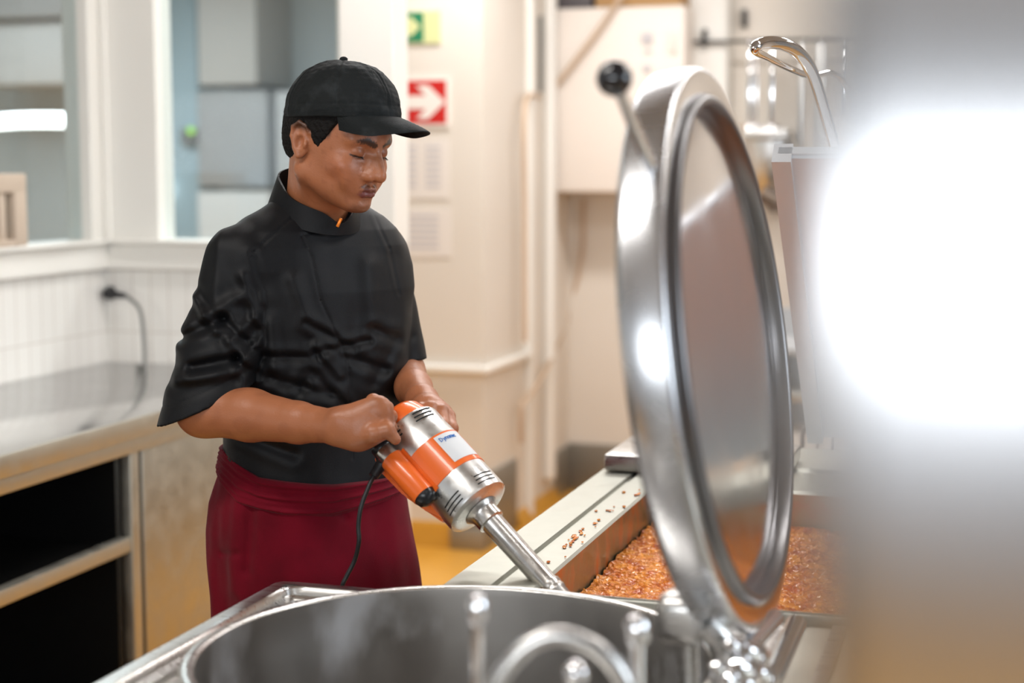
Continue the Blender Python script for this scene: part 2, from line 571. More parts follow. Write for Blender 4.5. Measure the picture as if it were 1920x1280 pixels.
# rooms seen through the two windows
struct('wall_far', box(B(), -8, -2.62, 9.2, 9.3, 0, 3), M['backroom'])
struct('wall_far_left', box(B(), -8.1, -8, -2.65, 9.3, 0, 3), M['backroom'])
def seen(name, px0, px1, py0, py1, Y, depth, m, label, cat, bev=0.01, zfloor=False, ylist=None):
    a = onY(px0, py1, Y); b = onY(px1, py0, Y)
    bm = B()
    box(bm, a[0], b[0], Y, Y + depth, 0.0 if zfloor else a[2], b[2], bev)
    return tag(recentre(obj(name, bm, m)), label, cat)
seen('cold_room_door', 302, 366, -60, 450, 8.9, 0.25, M['bluepanel'], 'tall pale blue panel door beyond the right-hand window', 'door', zfloor=True)
seen('storage_cabinet', 372, 500, 168, 350, 8.7, 0.5, M['greypanel'], 'mid grey cabinet seen through the right-hand window', 'cabinet')
seen('wall_cupboard', 372, 478, -50, 160, 8.7, 0.5, M['backroom2'], 'light grey cupboard high up beyond the right-hand window', 'cabinet')
seen('fridge', 520, 660, 168, 480, 8.4, 0.5, M['greypanel'], 'grey upright fridge behind the glass beside the cap', 'fridge', zfloor=True)
seen('counter_unit', 372, 505, 360, 460, 8.3, 0.4, M['backroom2'], 'low pale grey unit seen through the right-hand window', 'cabinet', zfloor=True)
seen('ventilation_hood', -60, 120, 40, 160, 8.5, 0.7, M['backroom2'], 'light grey hood seen through the left-hand window', 'hood')
seen('wall_cabinet', -60, 165, -80, 36, 8.4, 0.8, M['greypanel'], 'grey overhead cabinet seen through the left-hand window', 'cabinet')
seen('paper_towel_box', 124, 152, 80, 122, 9.04, 0.16, M['signwhite'], 'small white dispenser box beyond the left-hand window', 'dispenser')
bm = B()
a = onY(-40, 232, 7.2); b = onY(182, 226, 7.2)
tube(bm, smoothpts([a, a * 0.6 + b * 0.4 + np.array([0, 0, 0.012]), b], 6), 0.036, 12)  # glowing tube added in place of a reflection on the glass
tag(recentre(obj('tube_glint', bm, M['glint'])), 'glowing white tube lamp standing in for a reflection in the left-hand window', 'glint')
t = thing('door_control', 'small dark control box with a green light behind the glass', 'control', tuple(onY(356, 275, 8.86)))
a = onY(341, 272, 8.86); b = onY(370, 240, 8.86)
obj('housing', box(B(), a[0], b[0], 8.84, 8.9, a[2], b[2], 0.01), M['greycable'], t)
c_ = onY(358, 245, 8.83)
obj('indicator_light', ball(B(), c_, 0.022), M['greenled'], t)
c_ = onY(305, 354, 8.875)  # glowing ball added in place of a reflected spot of light
tag(recentre(obj('round_glint', ball(B(), c_, 0.045), M['glint'])), 'small bright round lamp standing in for a reflection beside the tall blue door', 'glint')

# beige slatted frame standing on the left sill
a = onX(0, 465, XL + 0.03); b = onX(41, 325, XL + 0.03)
y0, y1, z0, z1 = a[1] - 0.25, b[1], SILL + 0.011, b[2]
t = thing('slatted_frame', 'beige slatted wooden frame standing on the left window sill', 'frame', (XL + 0.03, (y0 + y1) / 2, z0))
bm = B()
box(bm, XL + 0.01, XL + 0.045, y0, y1, z1 - 0.055, z1, 0.004)
box(bm, XL + 0.01, XL + 0.045, y1 - 0.06, y1, z0, z1 - 0.05, 0.004)
box(bm, XL + 0.01, XL + 0.045, y0, y1 - 0.06, z0, z0 + 0.02, 0.003)
obj('frame', bm, M['beige'], t)
for k in range(4):
    yy = y1 - 0.105 - k * 0.062
    obj('slat', box(B(), XL + 0.016, XL + 0.036, yy - 0.018, yy + 0.012, z0 + 0.018, z1 - 0.05, 0.003), M['beige'], t)

# signs and papers on the column
def sgn(x, z, y=YC - 0.012):
    return Vector((x, y, z))
t = thing('fire_equipment_sign', 'red sign with a thick white arrow pointing right, on the column', 'sign', (-2.242, YC - 0.005, 1.70))
x0, x1, z0, z1 = -2.327, -2.156, 1.705, 1.875
obj('panel', box(B(), x0 - 0.02, x1 + 0.012, YC - 0.008, YC - 0.001, z0 - 0.012, z1 + 0.012), M['signwhite'], t, smooth=False)
obj('red_field', box(B(), x0, x1, YC - 0.0095, YC - 0.008, z0, z1), M['red'], t, smooth=False)
zc = (z0 + z1) / 2
ar = [(x0 - 0.018, zc - 0.026), (x0 + 0.085, zc - 0.026), (x0 + 0.045, zc - 0.066), (x0 + 0.095, zc - 0.066), (x1 - 0.004, zc),
      (x0 + 0.095, zc + 0.066), (x0 + 0.045, zc + 0.066), (x0 + 0.085, zc + 0.026), (x0 - 0.018, zc + 0.026)]
obj('arrow', prism(B(), [(a, YC - 0.011, b) for a, b in ar], (0, 0.0016, 0)), M['signwhite'], t, smooth=False)
tag(recentre(obj('fire_sign', box(B(), x0 - 0.20, x0 - 0.024, YC - 0.009, YC - 0.001, z0 + 0.015, z1 - 0.02), M['pink'], smooth=False)),
    'faded red sign half hidden behind the black cap', 'sign')
t = thing('exit_sign', 'green escape sign with a pale strip, high on the column', 'sign', (-2.3, YC - 0.005, 2.02))
obj('panel', box(B(), -2.45, -2.180, YC - 0.008, YC - 0.001, 2.020, 2.146), M['lime'], t, smooth=False)
obj('green_field', box(B(), -2.45, -2.250, YC - 0.0095, YC - 0.008, 2.026, 2.142), M['green'], t, smooth=False)
zc = 2.086
ar = [(-2.37, zc - 0.012), (-2.315, zc - 0.012), (-2.325, zc - 0.036), (-2.30, zc - 0.036), (-2.262, zc), (-2.30, zc + 0.036),
      (-2.325, zc + 0.036), (-2.315, zc + 0.012), (-2.37, zc + 0.012)]
obj('arrow', prism(B(), [(a, YC - 0.011, b) for a, b in ar], (0, 0.0016, 0)), M['lime'], t, smooth=False)
def notice(px0, px1, py0, py1, label, rows):
    a = onY(px0, py1, YC); b = onY(px1, py0, YC)
    t = thing('notice_sheet', label, 'notice', (a[0], YC - 0.003, a[2]))
    obj('sheet', box(B(), a[0], b[0], YC - 0.004, YC - 0.001, a[2], b[2]), M['paper'], t, smooth=False)
    bm = B()
    for (u0, u1, v0, v1) in rows:
        box(bm, a[0] + (b[0] - a[0]) * u0, a[0] + (b[0] - a[0]) * u1, YC - 0.0052, YC - 0.004, b[2] + (a[2] - b[2]) * v1, b[2] + (a[2] - b[2]) * v0)
    obj('print', bm, M['ink'], t, smooth=False)
notice(735, 842, 262, 372, 'pale notice sheet pinned just below the red arrow sign', [(0.1, 0.45, 0.1 + k * 0.11, 0.15 + k * 0.11) for k in range(7)] + [(0.6, 0.85, 0.1 + k * 0.11, 0.15 + k * 0.11) for k in range(7)])
notice(735, 845, 392, 480, 'lower pale notice sheet beside the black sleeve', [(0.3, 0.8, 0.12 + k * 0.13, 0.18 + k * 0.13) for k in range(6)])

# cabinet box on the back wall with its clutter, cables
t = thing('wall_cabinet', 'large cream metal cabinet hanging on the back wall', 'cabinet', (-1.7, 7.12, 1.42))
obj('body', box(B(), XS + 0.008, -1.392, 6.95, YB, 1.425, 2.235, 0.012), M['box'], t)
obj('handle', box(B(), -1.452, -1.428, 6.925, 6.955, 2.03, 2.13, 0.008), M['signwhite'], t)
for (px, py, w_, h_) in ((1214, 72, 0.05, 0.05), (1216, 96, 0.03, 0.016), (1214, 128, 0.034, 0.034)):
    a = onY(px, py, 6.95)
    obj('latch', box(B(), a[0] - w_ / 2, a[0] + w_ / 2, 6.938, 6.951, a[2] - h_ / 2, a[2] + h_ / 2, 0.005), M['ink'], t)
tag(recentre(obj('cardboard_box', box(B(), -1.80, -1.42, 6.98, 7.26, 2.237, 2.31, 0.004), M['cardboard'])), 'flat brown cardboard box on top of the wall cabinet', 'box')
tag(recentre(obj('storage_crate', box(B(), -1.99, -1.82, 6.98, 7.26, 2.237, 2.32, 0.01), M['darkstuff'])), 'dark grey crate at the left end on top of the wall cabinet', 'crate')
tag(recentre(obj('storage_bin', box(B(), -1.79, -1.5, 6.99, 7.25, 2.312, 2.42, 0.01), M['darkstuff'])), 'dark bin stacked on the flat cardboard box', 'bin')
bm = B()
tube(bm, smoothpts([onY(1168, -10, 6.93), onY(1120, 60, 6.92), onY(1050, 150, 6.92), onY(1018, 182, 6.93), onX(985, 196, XS + 0.06), onX(984, 400, XS + 0.06), onX(984, 640, XS + 0.06)], 8), 0.012, 10)
tag(recentre(obj('wall_cable', bm, M['cable'])), 'beige cable slanting across the cream cabinet and down the corner', 'cable')
bm = B()
tube(bm, smoothpts([onY(1095, 372, 7.28), onY(1090, 480, 7.28), onY(1060, 610, 7.28), onX(1020, 700, XS + 0.06), onX(990, 745, XS + 0.05), onX(978, 765, XS + 0.05), onX(977, 830, XS + 0.04)], 8), 0.010, 10)
tag(recentre(obj('hanging_cable', bm, M['cable'])), 'beige cable hanging in a curve from below the cream cabinet', 'cable')
a = onY(1283, 100, 7.2)[0]; b = onY(1366, 100, 7.2)[0]
bm = B(); box(bm, a, b, 7.18, YB, 0.9, 3.0, 0.03, 4)
tag(recentre(obj('duct', bm, M['white'])), 'wide white upright duct right of the wall cabinet', 'duct')
tag(recentre(obj('recess_strip', box(B(), XS + 0.001, XS + 0.02, 6.78, 6.80, 1.86, 2.19, 0.004), M['greycable'])), 'thin grey upright strip standing in for a dark recess line on the side wall left of the cabinet', 'strip')  # grey strip put in for the shade of an upright recess

# rail with hanging tools
t = thing('tool_rail', 'black iron rail fixed high on the back wall', 'rail', (-1.0, 7.15, 2.085))
bm = B(); tube(bm, [(-1.41, 7.15, 2.09), (-0.4, 7.15, 2.085)], 0.008, 10); obj('bar', bm, M['rail'], t)
for x, yb_ in ((-1.345, 7.18), (-0.46, YB)):
    bm = B(); tube(bm, [(x, yb_, 2.14), (x, 7.165, 2.135), (x, 7.15, 2.12), (x, 7.15, 2.07)], 0.012, 10); obj('bracket', bm, M['rail'], t)
tag(recentre(obj('wall_hook', box(B(), *(lambda a: (a[0] - .012, a[0] + .012, 7.27, YB, a[2] - .05, a[2] + .03))(onY(1395, 30, 7.28)), 0.006), M['rail'])), 'single black hook above the tool rail', 'hook')
def tool(px, pybot, wpx, label, kind, ladle=None, m='chrome'):
    a = onY(px, 80, 7.13); b = onY(px, pybot, 7.13)
    wm = wpx / FPX * 7.1 / 2
    t = thing(kind, label, kind.replace('_', ' '), (a[0], 7.13, b[2]), group='tools hanging on the rail')
    bm = B()
    box(bm, a[0] - wm, a[0] + wm, 7.112, 7.124, b[2], a[2] - 0.004, min(wm, 0.006) * 0.9, 3)
    obj('handle', bm, M[m], t)
    bm = B(); tube(bm, smoothpts([(a[0], 7.118, a[2] - 0.03), (a[0], 7.118, a[2] + 0.012), (a[0], 7.15, a[2] + 0.024), (a[0], 7.172, a[2] + 0.004)], 5), 0.004, 8)
    obj('hook', bm, M[m], t)
    if ladle:
        bm = B()
        lathe(bm, [(0.0, -0.05), (0.03, -0.045), (0.05, -0.025), (0.058, 0), (0.055, 0.0), (0.047, -0.022), (0.028, -0.04), (0.0, -0.046)], (a[0], 7.075, b[2] + 0.005), n=32)
        obj('bowl', bm, M[m], t)
tool(1408, 238, 11, 'steel ladle hanging first from the left on the rail', 'ladle', True)
tool(1420, 238, 7, 'narrow steel spatula hanging close beside the first ladle', 'spatula')
tool(1450, 238, 11, 'steel ladle hanging third from the left on the rail', 'ladle', True)
tool(1508, 285, 15, 'grey steel scraper just left of the curved lid handle', 'scraper', None, 'steel_v')
tool(1546, 300, 24, 'widest grey steel paddle hanging on the rail', 'paddle', None, 'steel_v')
tool(1592, 220, 9, 'steel whisk handle at the right end of the rail', 'whisk')
# small shelf and pot below the tools
a = onY(1392, 262, 7.0); b = onY(1480, 242, 7.0)
tag(recentre(obj('wall_shelf', box(B(), a[0], b[0], 6.99, YB, a[2], b[2], 0.006), M['steel'])), 'short steel shelf on the back wall below the ladles', 'shelf')
c_ = onY(1432, 262, 6.95)
bm = B(); lathe(bm, [(0.0, -0.26), (0.05, -0.255), (0.10, -0.22), (0.135, -0.15), (0.145, -0.06), (0.147, 0.0)], (c_[0], 7.14, c_[2] - 0.002), n=48)
tag(recentre(obj('hanging_pot', bm, M['alu'])), 'round-bottomed pale metal pot under the short steel shelf', 'pot')
t = thing('steam_valve', 'brown metal valve seen between the two open lids', 'valve', tuple(onY(1442, 368, 6.9)))
c_ = onY(1452, 372, 6.9)
bm = B(); tube(bm, [(c_[0] - 0.05, 6.9, c_[2] + 0.02), (c_[0] + 0.10, 6.9, c_[2] - 0.05)], 0.042, 16); obj('body', bm, M['brass'], t)
bm = B(); tube(bm, [(c_[0], 6.9, c_[2] - 0.03), (c_[0], 7.31, c_[2] - 0.03)], 0.03, 12); obj('pipe', bm, M['brass'], t)

# rack with white containers beyond the pan
t = thing('storage_rack', 'grey steel storage rack behind the open pan lid', 'rack', (-0.6, 5.2, 0))
xa = -1.05; xb = 0.5; Yr = 5.2
def zr(py): return onY(1520, py, Yr)[2]
for k, (p0, p1) in enumerate(((655, 668), (735, 755), (868, 886))):
    obj('shelf', box(B(), xa, xb, Yr, Yr + 0.45, zr(p1), zr(p0), 0.004), M['dullsteel'] if k else M['greypanel'], t)
obj('back_panel', box(B(), xa, xb, Yr + 0.43, Yr + 0.445, 0.3, zr(600), 0.002), M['greypanel'], t)
obj('drawer_front', box(B(), xa, xb, Yr + 0.01, Yr + 0.42, zr(940), zr(890), 0.004), M['darkstuff'], t)
for x in (xa, xb - 0.03):
    for y in (Yr, Yr + 0.41):
        obj('post', box(B(), x, x + 0.03, y, y + 0.03, 0, zr(655), 0.003), M['dullsteel'], t)
for k, px in enumerate((1491, 1524, 1552, 1582)):
    a = onY(px - 13, 862, Yr + 0.1)[0]; b = onY(px + 13, 862, Yr + 0.1)[0]
    bm = B(); zb = zr(868) + 0.001
    box(bm, a, b, Yr + 0.08, Yr + 0.3, zb, zb + 0.085, 0.008)
    tag(recentre(obj('storage_tub', bm, M['signwhite'])), ['white tub nearest the round lid on the rack', 'second white tub from the round lid on the rack', 'third white tub from the round lid on the rack', 'white tub furthest from the round lid on the rack'][k], 'tub', 'white tubs on the rack')

# ================================================================== LEFT COUNTER
XF = -2.11
t = thing('counter', 'long stainless steel counter with an open black base along the tiled wall', 'counter', (-2.46, 2.2, 0))
bm = B()
box(bm, XL + 0.003, XF, -0.6, YW - 0.003, 0.862, 0.90, 0.004)
obj('worktop', bm, M['polished'], t)
bm = B()
box(bm, XF - 0.03, XF + 0.004, -0.6, YW - 0.003, 0.845, 0.899, 0.006)
box(bm, XF - 0.05, XF - 0.012, -0.6, YW - 0.003, 0.805, 0.846, 0.004)
obj('front_edge', bm, M['dullsteel'], t)
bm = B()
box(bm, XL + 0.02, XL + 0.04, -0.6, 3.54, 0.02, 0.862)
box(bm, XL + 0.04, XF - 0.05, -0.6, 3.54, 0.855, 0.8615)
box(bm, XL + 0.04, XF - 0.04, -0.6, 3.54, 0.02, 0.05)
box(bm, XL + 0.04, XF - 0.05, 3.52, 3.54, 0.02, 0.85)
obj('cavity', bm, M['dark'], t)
obj('post', box(B(), -2.16, -2.128, 3.545, 3.585, 0.0, 0.81, 0.004), M['dullsteel'], t)
obj('gap_strip', box(B(), -2.16, -2.132, 3.586, 3.602, 0.0, 0.81), M['dark'], t)
obj('side_panel', box(B(), -2.16, -2.128, 3.603, YW - 0.003, 0.02, 0.81, 0.003), M['dullsteel'], t)
obj('shelf_rail', box(B(), -2.165, -2.132, -0.6, 3.545, 0.551, 0.588, 0.003), M['dullsteel'], t)
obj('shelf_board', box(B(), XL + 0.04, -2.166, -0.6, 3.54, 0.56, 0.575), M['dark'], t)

# wall socket plug and its cord
t = thing('plug', 'black plug in the tiled wall with a cord drooping to the counter', 'plug', tuple(onY(210, 550, YW - 0.01)))
a = onY(210, 549, YW); b = onY(246, 553, YW)
bm = B(); tube(bm, [(a[0] - 0.006, YW - 0.001, a[2]), (a[0], YW - 0.035, a[2]), (b[0], YW - 0.03, b[2])], [0.024, 0.016, 0.008], 12)
obj('plug_head', bm, M['black'], t)
bm = B()
tube(bm, smoothpts([(b[0], YW - 0.03, b[2]), onY(262, 580, YW - 0.05), onY(270, 640, YW - 0.06), onY(270, 685, YW - 0.08), (onY(270, 685, YW - 0.08)[0], YW - 0.12, 0.906)], 8), 0.0065, 8)
obj('cord', bm, M['greycable'], t)

# ================================================================== KETTLE UNIT
UX0, UX1, UY0, UY1, UZ = -1.072, -0.268, 1.05, 2.206, 0.892
KC = (-0.65, 1.832); KR = 0.337
def rrect(x0, x1, y0, y1, r, z, ang, c):
    """point where the ray from c at angle ang meets the rounded rectangle"""
    d = np.array([cos(ang), sin(ang)])
    ts = []
    if d[0] > 1e-9: ts.append((x1 - c[0]) / d[0])
    if d[0] < -1e-9: ts.append((x0 - c[0]) / d[0])
    if d[1] > 1e-9: ts.append((y1 - c[1]) / d[1])
    if d[1] < -1e-9: ts.append((y0 - c[1]) / d[1])
    t_ = min(ts)
    p_ = np.array(c) + d * t_
    qx = min(max(p_[0], x0 + r), x1 - r); qy = min(max(p_[1], y0 + r), y1 - r)
    v = p_ - np.array([qx, qy])
    if abs(v[0]) > 1e-6 and abs(v[1]) > 1e-6:
        v = v / np.linalg.norm(v) * r
        p_ = np.array([qx, qy]) + v
    return (p_[0], p_[1], z)
def unit_top(x0, x1, y0, y1, z, c, hole, name, label):
    t = thing(name, label, 'kettle', ((x0 + x1) / 2, (y0 + y1) / 2, 0))
    n = 240
    angs = sorted(set([2 * pi * k / n for k in range(n)] + [atan2(yy - c[1], xx - c[0]) % (2 * pi) for xx in (x0, x1, x0 + .03, x1 - .03) for yy in (y0, y1, y0 + .03, y1 - .03)]))
    prof = [(0.0, 0.012, -0.10), (0.0, 0.018, -0.008), (0.004, 0.018, -0.002), (0.010, 0.018, 0.0), (0.030, 0.016, 0.0), (0.034, 0.015, -0.003), (0.037, 0.014, -0.012), (0.044, 0.012, -0.016), (0.050, 0.010, -0.016), (0.053, 0.010, -0.024)]
    bm = B(); rings = []
    for (ins, r, dz) in prof:
        rings.append([bm.verts.new(rrect(x0 + ins, x1 - ins, y0 + ins, y1 - ins, r, z + dz, a, c)) for a in angs])
    rings.append([bm.verts.new((c[0] + hole * cos(a), c[1] + hole * sin(a), z - 0.026)) for a in angs])
    N = len(angs)
    for a, b in zip(rings[:-1], rings[1:]):
        for k in range(N):
            bm.faces.new((a[k], a[(k + 1) % N], b[(k + 1) % N], b[k]))
    obj('top', bm, M['steel'], t, angle=35)
    bm = B()
    for (a0, a1, b0, b1) in ((x0 + .004, x0 + .02, y0 + .004, y1 - .004), (x1 - .02, x1 - .004, y0 + .004, y1 - .004), (x0 + .02, x1 - .02, y0 + .004, y0 + .02), (x0 + .02, x1 - .02, y1 - .02, y1 - .004)):
        box(bm, a0, a1, b0, b1, 0.12, z - 0.06)
    obj('casing', bm, M['dullsteel'], t, smooth=False)
    for xx in (x0 + 0.06, x1 - 0.06):
        for yy in (y0 + 0.06, y1 - 0.06):
            obj('foot', lathe(B(), [(0.0, 0), (0.03, 0), (0.03, 0.01), (0.02, 0.02), (0.02, 0.14), (0, 0.14)], (xx, yy, 0), n=20), M['dullsteel'], t)
    return t
kt = unit_top(UX0, UX1, UY0, UY1, UZ, KC, KR - 0.004, 'cooking_kettle', 'foreground steel kettle unit with an empty round bowl and its lid standing open')

bm = B()
lathe(bm, [(KR - 0.020, 0.62), (KR - 0.021, 0.609), (KR - 0.021, 0.22), (KR - 0.035, 0.14), (KR - 0.08, 0.085), (KR - 0.15, 0.055), (0.0, 0.045)], (KC[0], KC[1], 0.30), n=160)
obj('inner_bowl', bm, M['potsteel'], kt, angle=180)
bm = B()
lathe(bm, [(KR - 0.0195, 0.612), (KR - 0.019, 0.619), (KR - 0.014, 0.6225), (KR - 0.006, 0.622), (KR, 0.618), (KR + 0.001, 0.611), (KR - 0.001, 0.604), (KR - 0.003, 0.585), (KR - 0.006, 0.2), (KR - 0.06, 0.05), (0.0, 0.0)], (KC[0], KC[1], 0.30), n=160)
obj('rim_shell', bm, M['steel'], kt, angle=180)

def make_lid(C_, ayaw, tilt, R, root, ballpos=None, rod0=None, T=0.052):
    n_ = np.array([cos(ayaw) * cos(tilt), sin(ayaw) * cos(tilt), sin(tilt)])
    C_ = np.array(C_)
    bm = B()
    lathe(bm, [(0.0, -T - 0.012), (R * 0.5, -T - 0.010), (R - 0.03, -T - 0.004), (R - 0.006, -T), (R - 0.001, -T + 0.005), (R, -T + 0.010), (R, -0.006), (R - 0.002, -0.001), (R - 0.006, 0.0)], C_, n_, n=160)
    t = obj('lid', bm, M['lidband'], root, angle=180)
    bm = B()
    lathe(bm, [(R - 0.006, 0.0), (R - 0.030, 0.001), (R - 0.034, -0.001)], C_, n_, n=160)
    obj('flange', bm, M['polished'], t, angle=180)
    bm = B()
    lathe(bm, [(R - 0.034, -0.0005), (R - 0.036, 0.006), (R - 0.042, 0.009), (R - 0.048, 0.005), (R - 0.050, -0.010)], C_, n_, n=160)
    obj('gasket', bm, M['gasket'], t, angle=180)
    bm = B()
    prof = [(R - 0.050, -0.010), (R - 0.058, -0.012), (R - 0.066, -0.008)]
    for k in range(1, 13):
        s = 1 - k / 12
        prof.append(((R - 0.066) * s, -0.008 + 0.014 * (1 - s * s)))
    lathe(bm, prof, C_, n_, n=160)
    obj('face', bm, M['lidface'], t, angle=180)
    if ballpos is not None:
        bm = B(); tube(bm, [rod0, rod0 * 0.1 + ballpos * 0.9], [0.0075, 0.0058], 14)
        h = obj('handle', bm, M['chrome'], t)
        bm = B(); ball(bm, ballpos, 0.0185, 32)
        obj('knob', bm, M['glossblack'], t)['label'] = 'black ball on the lid handle'
    return t, n_
LC = (-0.319, 1.938, 1.305)
rod0 = atF(1224, 322, 1.715); bp_ = atF(1152, 147, 1.62)
lt, LN = make_lid(LC, radians(-1.5), radians(7.9), 0.344, kt, bp_, rod0)

# hinge of the lid: housing, arms, bolts
a = atF(1282, 1156, 1.80)
bm = B(); box(bm, a[0] - 0.030, a[0] + 0.030, a[1] - 0.028, a[1] + 0.028, a[2] - 0.030, a[2] + 0.030, 0.018, 5)
t = obj('lid_hinge', bm, M['steel'], kt)
bm = B(); tube(bm, [atF(1290, 1190, 1.8), atF(1292, 1330, 1.8)], 0.012, 16); obj('stem', bm, M['steel'], t)
for (p0, p1, F0, F1, r) in (((1492, 1168), (1436, 1300), 1.98, 1.84, 0.013), ((1452, 1158), (1400, 1215), 1.95, 1.84, 0.012)):
    bm = B(); tube(bm, [atF(*p0, F0), atF(*p1, F1)], r, 16); obj('arm', bm, M['chrome'], t)
bm = B(); tube(bm, smoothpts([atF(1322, 1168, 1.78), atF(1350, 1200, 1.78), atF(1362, 1250, 1.78), atF(1352, 1300, 1.78)], 6), 0.017, 14); obj('lever', bm, M['steel'], t)
bm = B(); tube(bm, [atF(1300, 1150, 1.82), atF(1440, 1178, 1.92)], 0.010, 14); obj('axle', bm, M['chrome'], t)
for (px, py, F, r) in ((1374, 1212, 1.72, .012), (1402, 1222, 1.72, .014), (1384, 1252, 1.70, .016), (1345, 1254, 1.68, .010), (1420, 1262, 1.72, .014), (1362, 1278, 1.68, .013), (1398, 1284, 1.7, .013)):
    c_ = atF(px, py, F)
    bm = B(); lathe(bm, [(0, 0.012), (r * 0.6, 0.010), (r, 0.0), (r, -0.012), (r * 1.3, -0.014), (r * 1.3, -0.022), (0, -0.022)], c_, (-0.25, -0.8, 0.6), n=24)
    obj('bolt', bm, M['chrome'], t)

# water tap standing at the near side of the kettle
t = thing('water_tap', 'swan-neck steel water tap, blurred in front of the kettle', 'tap', tuple(atF(1180, 1500, 1.45)))
pts = [atF(1180, 1560, 1.45), atF(1178, 1330, 1.45), atF(1160, 1262, 1.45), atF(1112, 1212, 1.45), atF(1044, 1192, 1.45), atF(986, 1214, 1.45), atF(938, 1270, 1.45), atF(915, 1330, 1.45)]
bm = B(); tube(bm, smoothpts(pts, 8), 0.0095, 18); obj('spout', bm, M['steel'], t)
c_ = atF(1180, 1560, 1.45)
bm = B(); lathe(bm, [(0, 0), (0.025, 0), (0.024, 0.01), (0.014, 0.02), (0.013, 0.05), (0, 0.05)], (c_[0], c_[1], UZ - 0.026), n=28); obj('base', bm, M['steel'], t)
def valve(px, py, r, label, kn):
    a = atF(px, py, 1.47)
    t = thing('tap_valve', label, 'valve', (a[0], a[1], UZ - 0.026))
    bm = B(); tube(bm, [(a[0], a[1], UZ - 0.026), (a[0], a[1], a[2])], r, 16); obj('stem', bm, M['chrome'], t)
    bm = B(); lathe(bm, [(0, 0.012), (kn * 0.6, 0.011), (kn, 0.004), (kn, -0.010), (kn * 0.7, -0.016), (0, -0.017)], a, n=24); obj('knob', bm, M['chrome'], t)
valve(895, 1138, 0.0062, 'thin upright chrome valve left of the blurred tap', 0.010)
valve(1194, 1176, 0.0075, 'upright chrome valve right of the blurred tap', 0.012)
c_ = atF(1080, 1262, 1.5)
t = thing('drain_knob', 'small shiny knob under the arch of the blurred tap', 'knob', (c_[0], c_[1], UZ - 0.026))
bm = B(); tube(bm, [(c_[0], c_[1], UZ - 0.026), tuple(c_)], 0.006, 12); obj('stem', bm, M['chrome'], t)
obj('grip', ball(B(), c_, 0.013), M['chrome'], t)

# neighbouring unit right of the kettle
t = thing('side_unit', 'plain steel unit top right of the lid hinge', 'cooking unit', (0.16, 1.65, 0))
bm = B(); box(bm, -0.262, 0.60, 1.05, 2.206, 0.12, 0.888, 0.006)
obj('body', bm, M['dullsteel'], t)
obj('gutter', box(B(), -0.225, -0.205, 1.1, 2.2, 0.888, 0.8935, 0.002), M['steel'], t)
for xx in (-0.2, 0.54):
    for yy in (1.11, 2.18):
        obj('foot', lathe(B(), [(0.0, 0), (0.03, 0), (0.02, 0.02), (0.02, 0.14), (0, 0.14)], (xx, yy, 0), n=20), M['dullsteel'], t)

# ================================================================== TILTING PAN
PX0, PX1, PY0, PY1, PZ = -0.808, 0.85, 2.211, 3.60, 0.90
IX0, IX1, IY0, IY1 = -0.664, 0.74, 2.228, 3.075
pan_root = t = thing('tilting_pan', 'wide rectangular steel pan of orange soup with its flat lid raised', 'pan', (0.0, 2.85, 0))
bm = B()
def ringrect(bm, x0, x1, y0, y1, z):
    return [bm.verts.new(p_) for p_ in ((x0, y0, z), (x1, y0, z), (x1, y1, z), (x0, y1, z))]
prof = [(0.0, 0.60), (0.0, 0.896), (0.028, 0.90), (0.5, 0.90), (0.52, 0.893), (0.60, 0.893), (0.62, 0.902), (0.97, 0.901), (1.0, 0.897)]
rs = []
for (s, z) in prof:
    rs.append(ringrect(bm, PX0 + (IX0 - PX0) * s, PX1 + (IX1 - PX1) * s, PY0 + (IY0 - PY0) * s, PY1 + (IY1 - PY1) * s, z))
for a, b in zip(rs[:-1], rs[1:]):
    for k in range(4):
        bm.faces.new((a[k], a[(k + 1) % 4], b[(k + 1) % 4], b[k]))
obj('rim', bm, M['rimsteel'], t, smooth=False)
bm = B()
a = ringrect(bm, IX0, IX1, IY0, IY1, 0.897); b = ringrect(bm, IX0 + .004, IX1 - .004, IY0 + .004, IY1 - .004, 0.62)
for k in range(4):
    bm.faces.new((a[k], a[(k + 1) % 4], b[(k + 1) % 4], b[k]))
bm.faces.new(b)
obj('basin', bm, M['stained'], t, smooth=False)
bm = B()
box(bm, PX0 + .01, PX1 - .01, PY0 + .01, PY1 - .01, 0.45, 0.61, 0.01)
obj('heater', bm, M['dullsteel'], t)
for xx in (PX0 + 0.02, PX1 - 0.12):
    obj('stand', box(B(), xx, xx + 0.10, PY0 + 0.08, PY1 - 0.08, 0, 0.45, 0.01), M['dullsteel'], t)
obj('hinge_block', box(B(), -0.795, -0.42, 3.17, 3.42, 0.903, 0.938, 0.006), M['steel'], t)
# soup: lumpy surface
rng = np.random.default_rng(4)
nx, ny = 420, 240
xs = np.linspace(IX0 + 0.005, IX1 - 0.005, nx); ys = np.linspace(IY0 + 0.005, IY1 - 0.005, ny)
X, Y = np.meshgrid(xs, ys, indexing='ij')
Zs = np.full_like(X, 0.832)
for k in range(26):
    fx, fy = rng.normal(size=2) * (60 + 18 * k); ph = rng.uniform(0, 6.28)
    Zs += 0.010 / (6 + k) * np.sin(X * fx + Y * fy + ph)
Zs += 0.0016 * rng.random(Zs.shape)
idx = np.arange(nx * ny).reshape(nx, ny)
fc = np.stack([idx[:-1, :-1], idx[1:, :-1], idx[1:, 1:], idx[:-1, 1:]], -1).reshape(-1, 4)
so = obj('soup', (np.stack([X, Y, Zs], -1).reshape(-1, 3), fc), M['soup'], angle=180)
so['kind'] = 'stuff'
tag(recentre(so), 'orange vegetable soup filling the wide steel pan', 'soup')
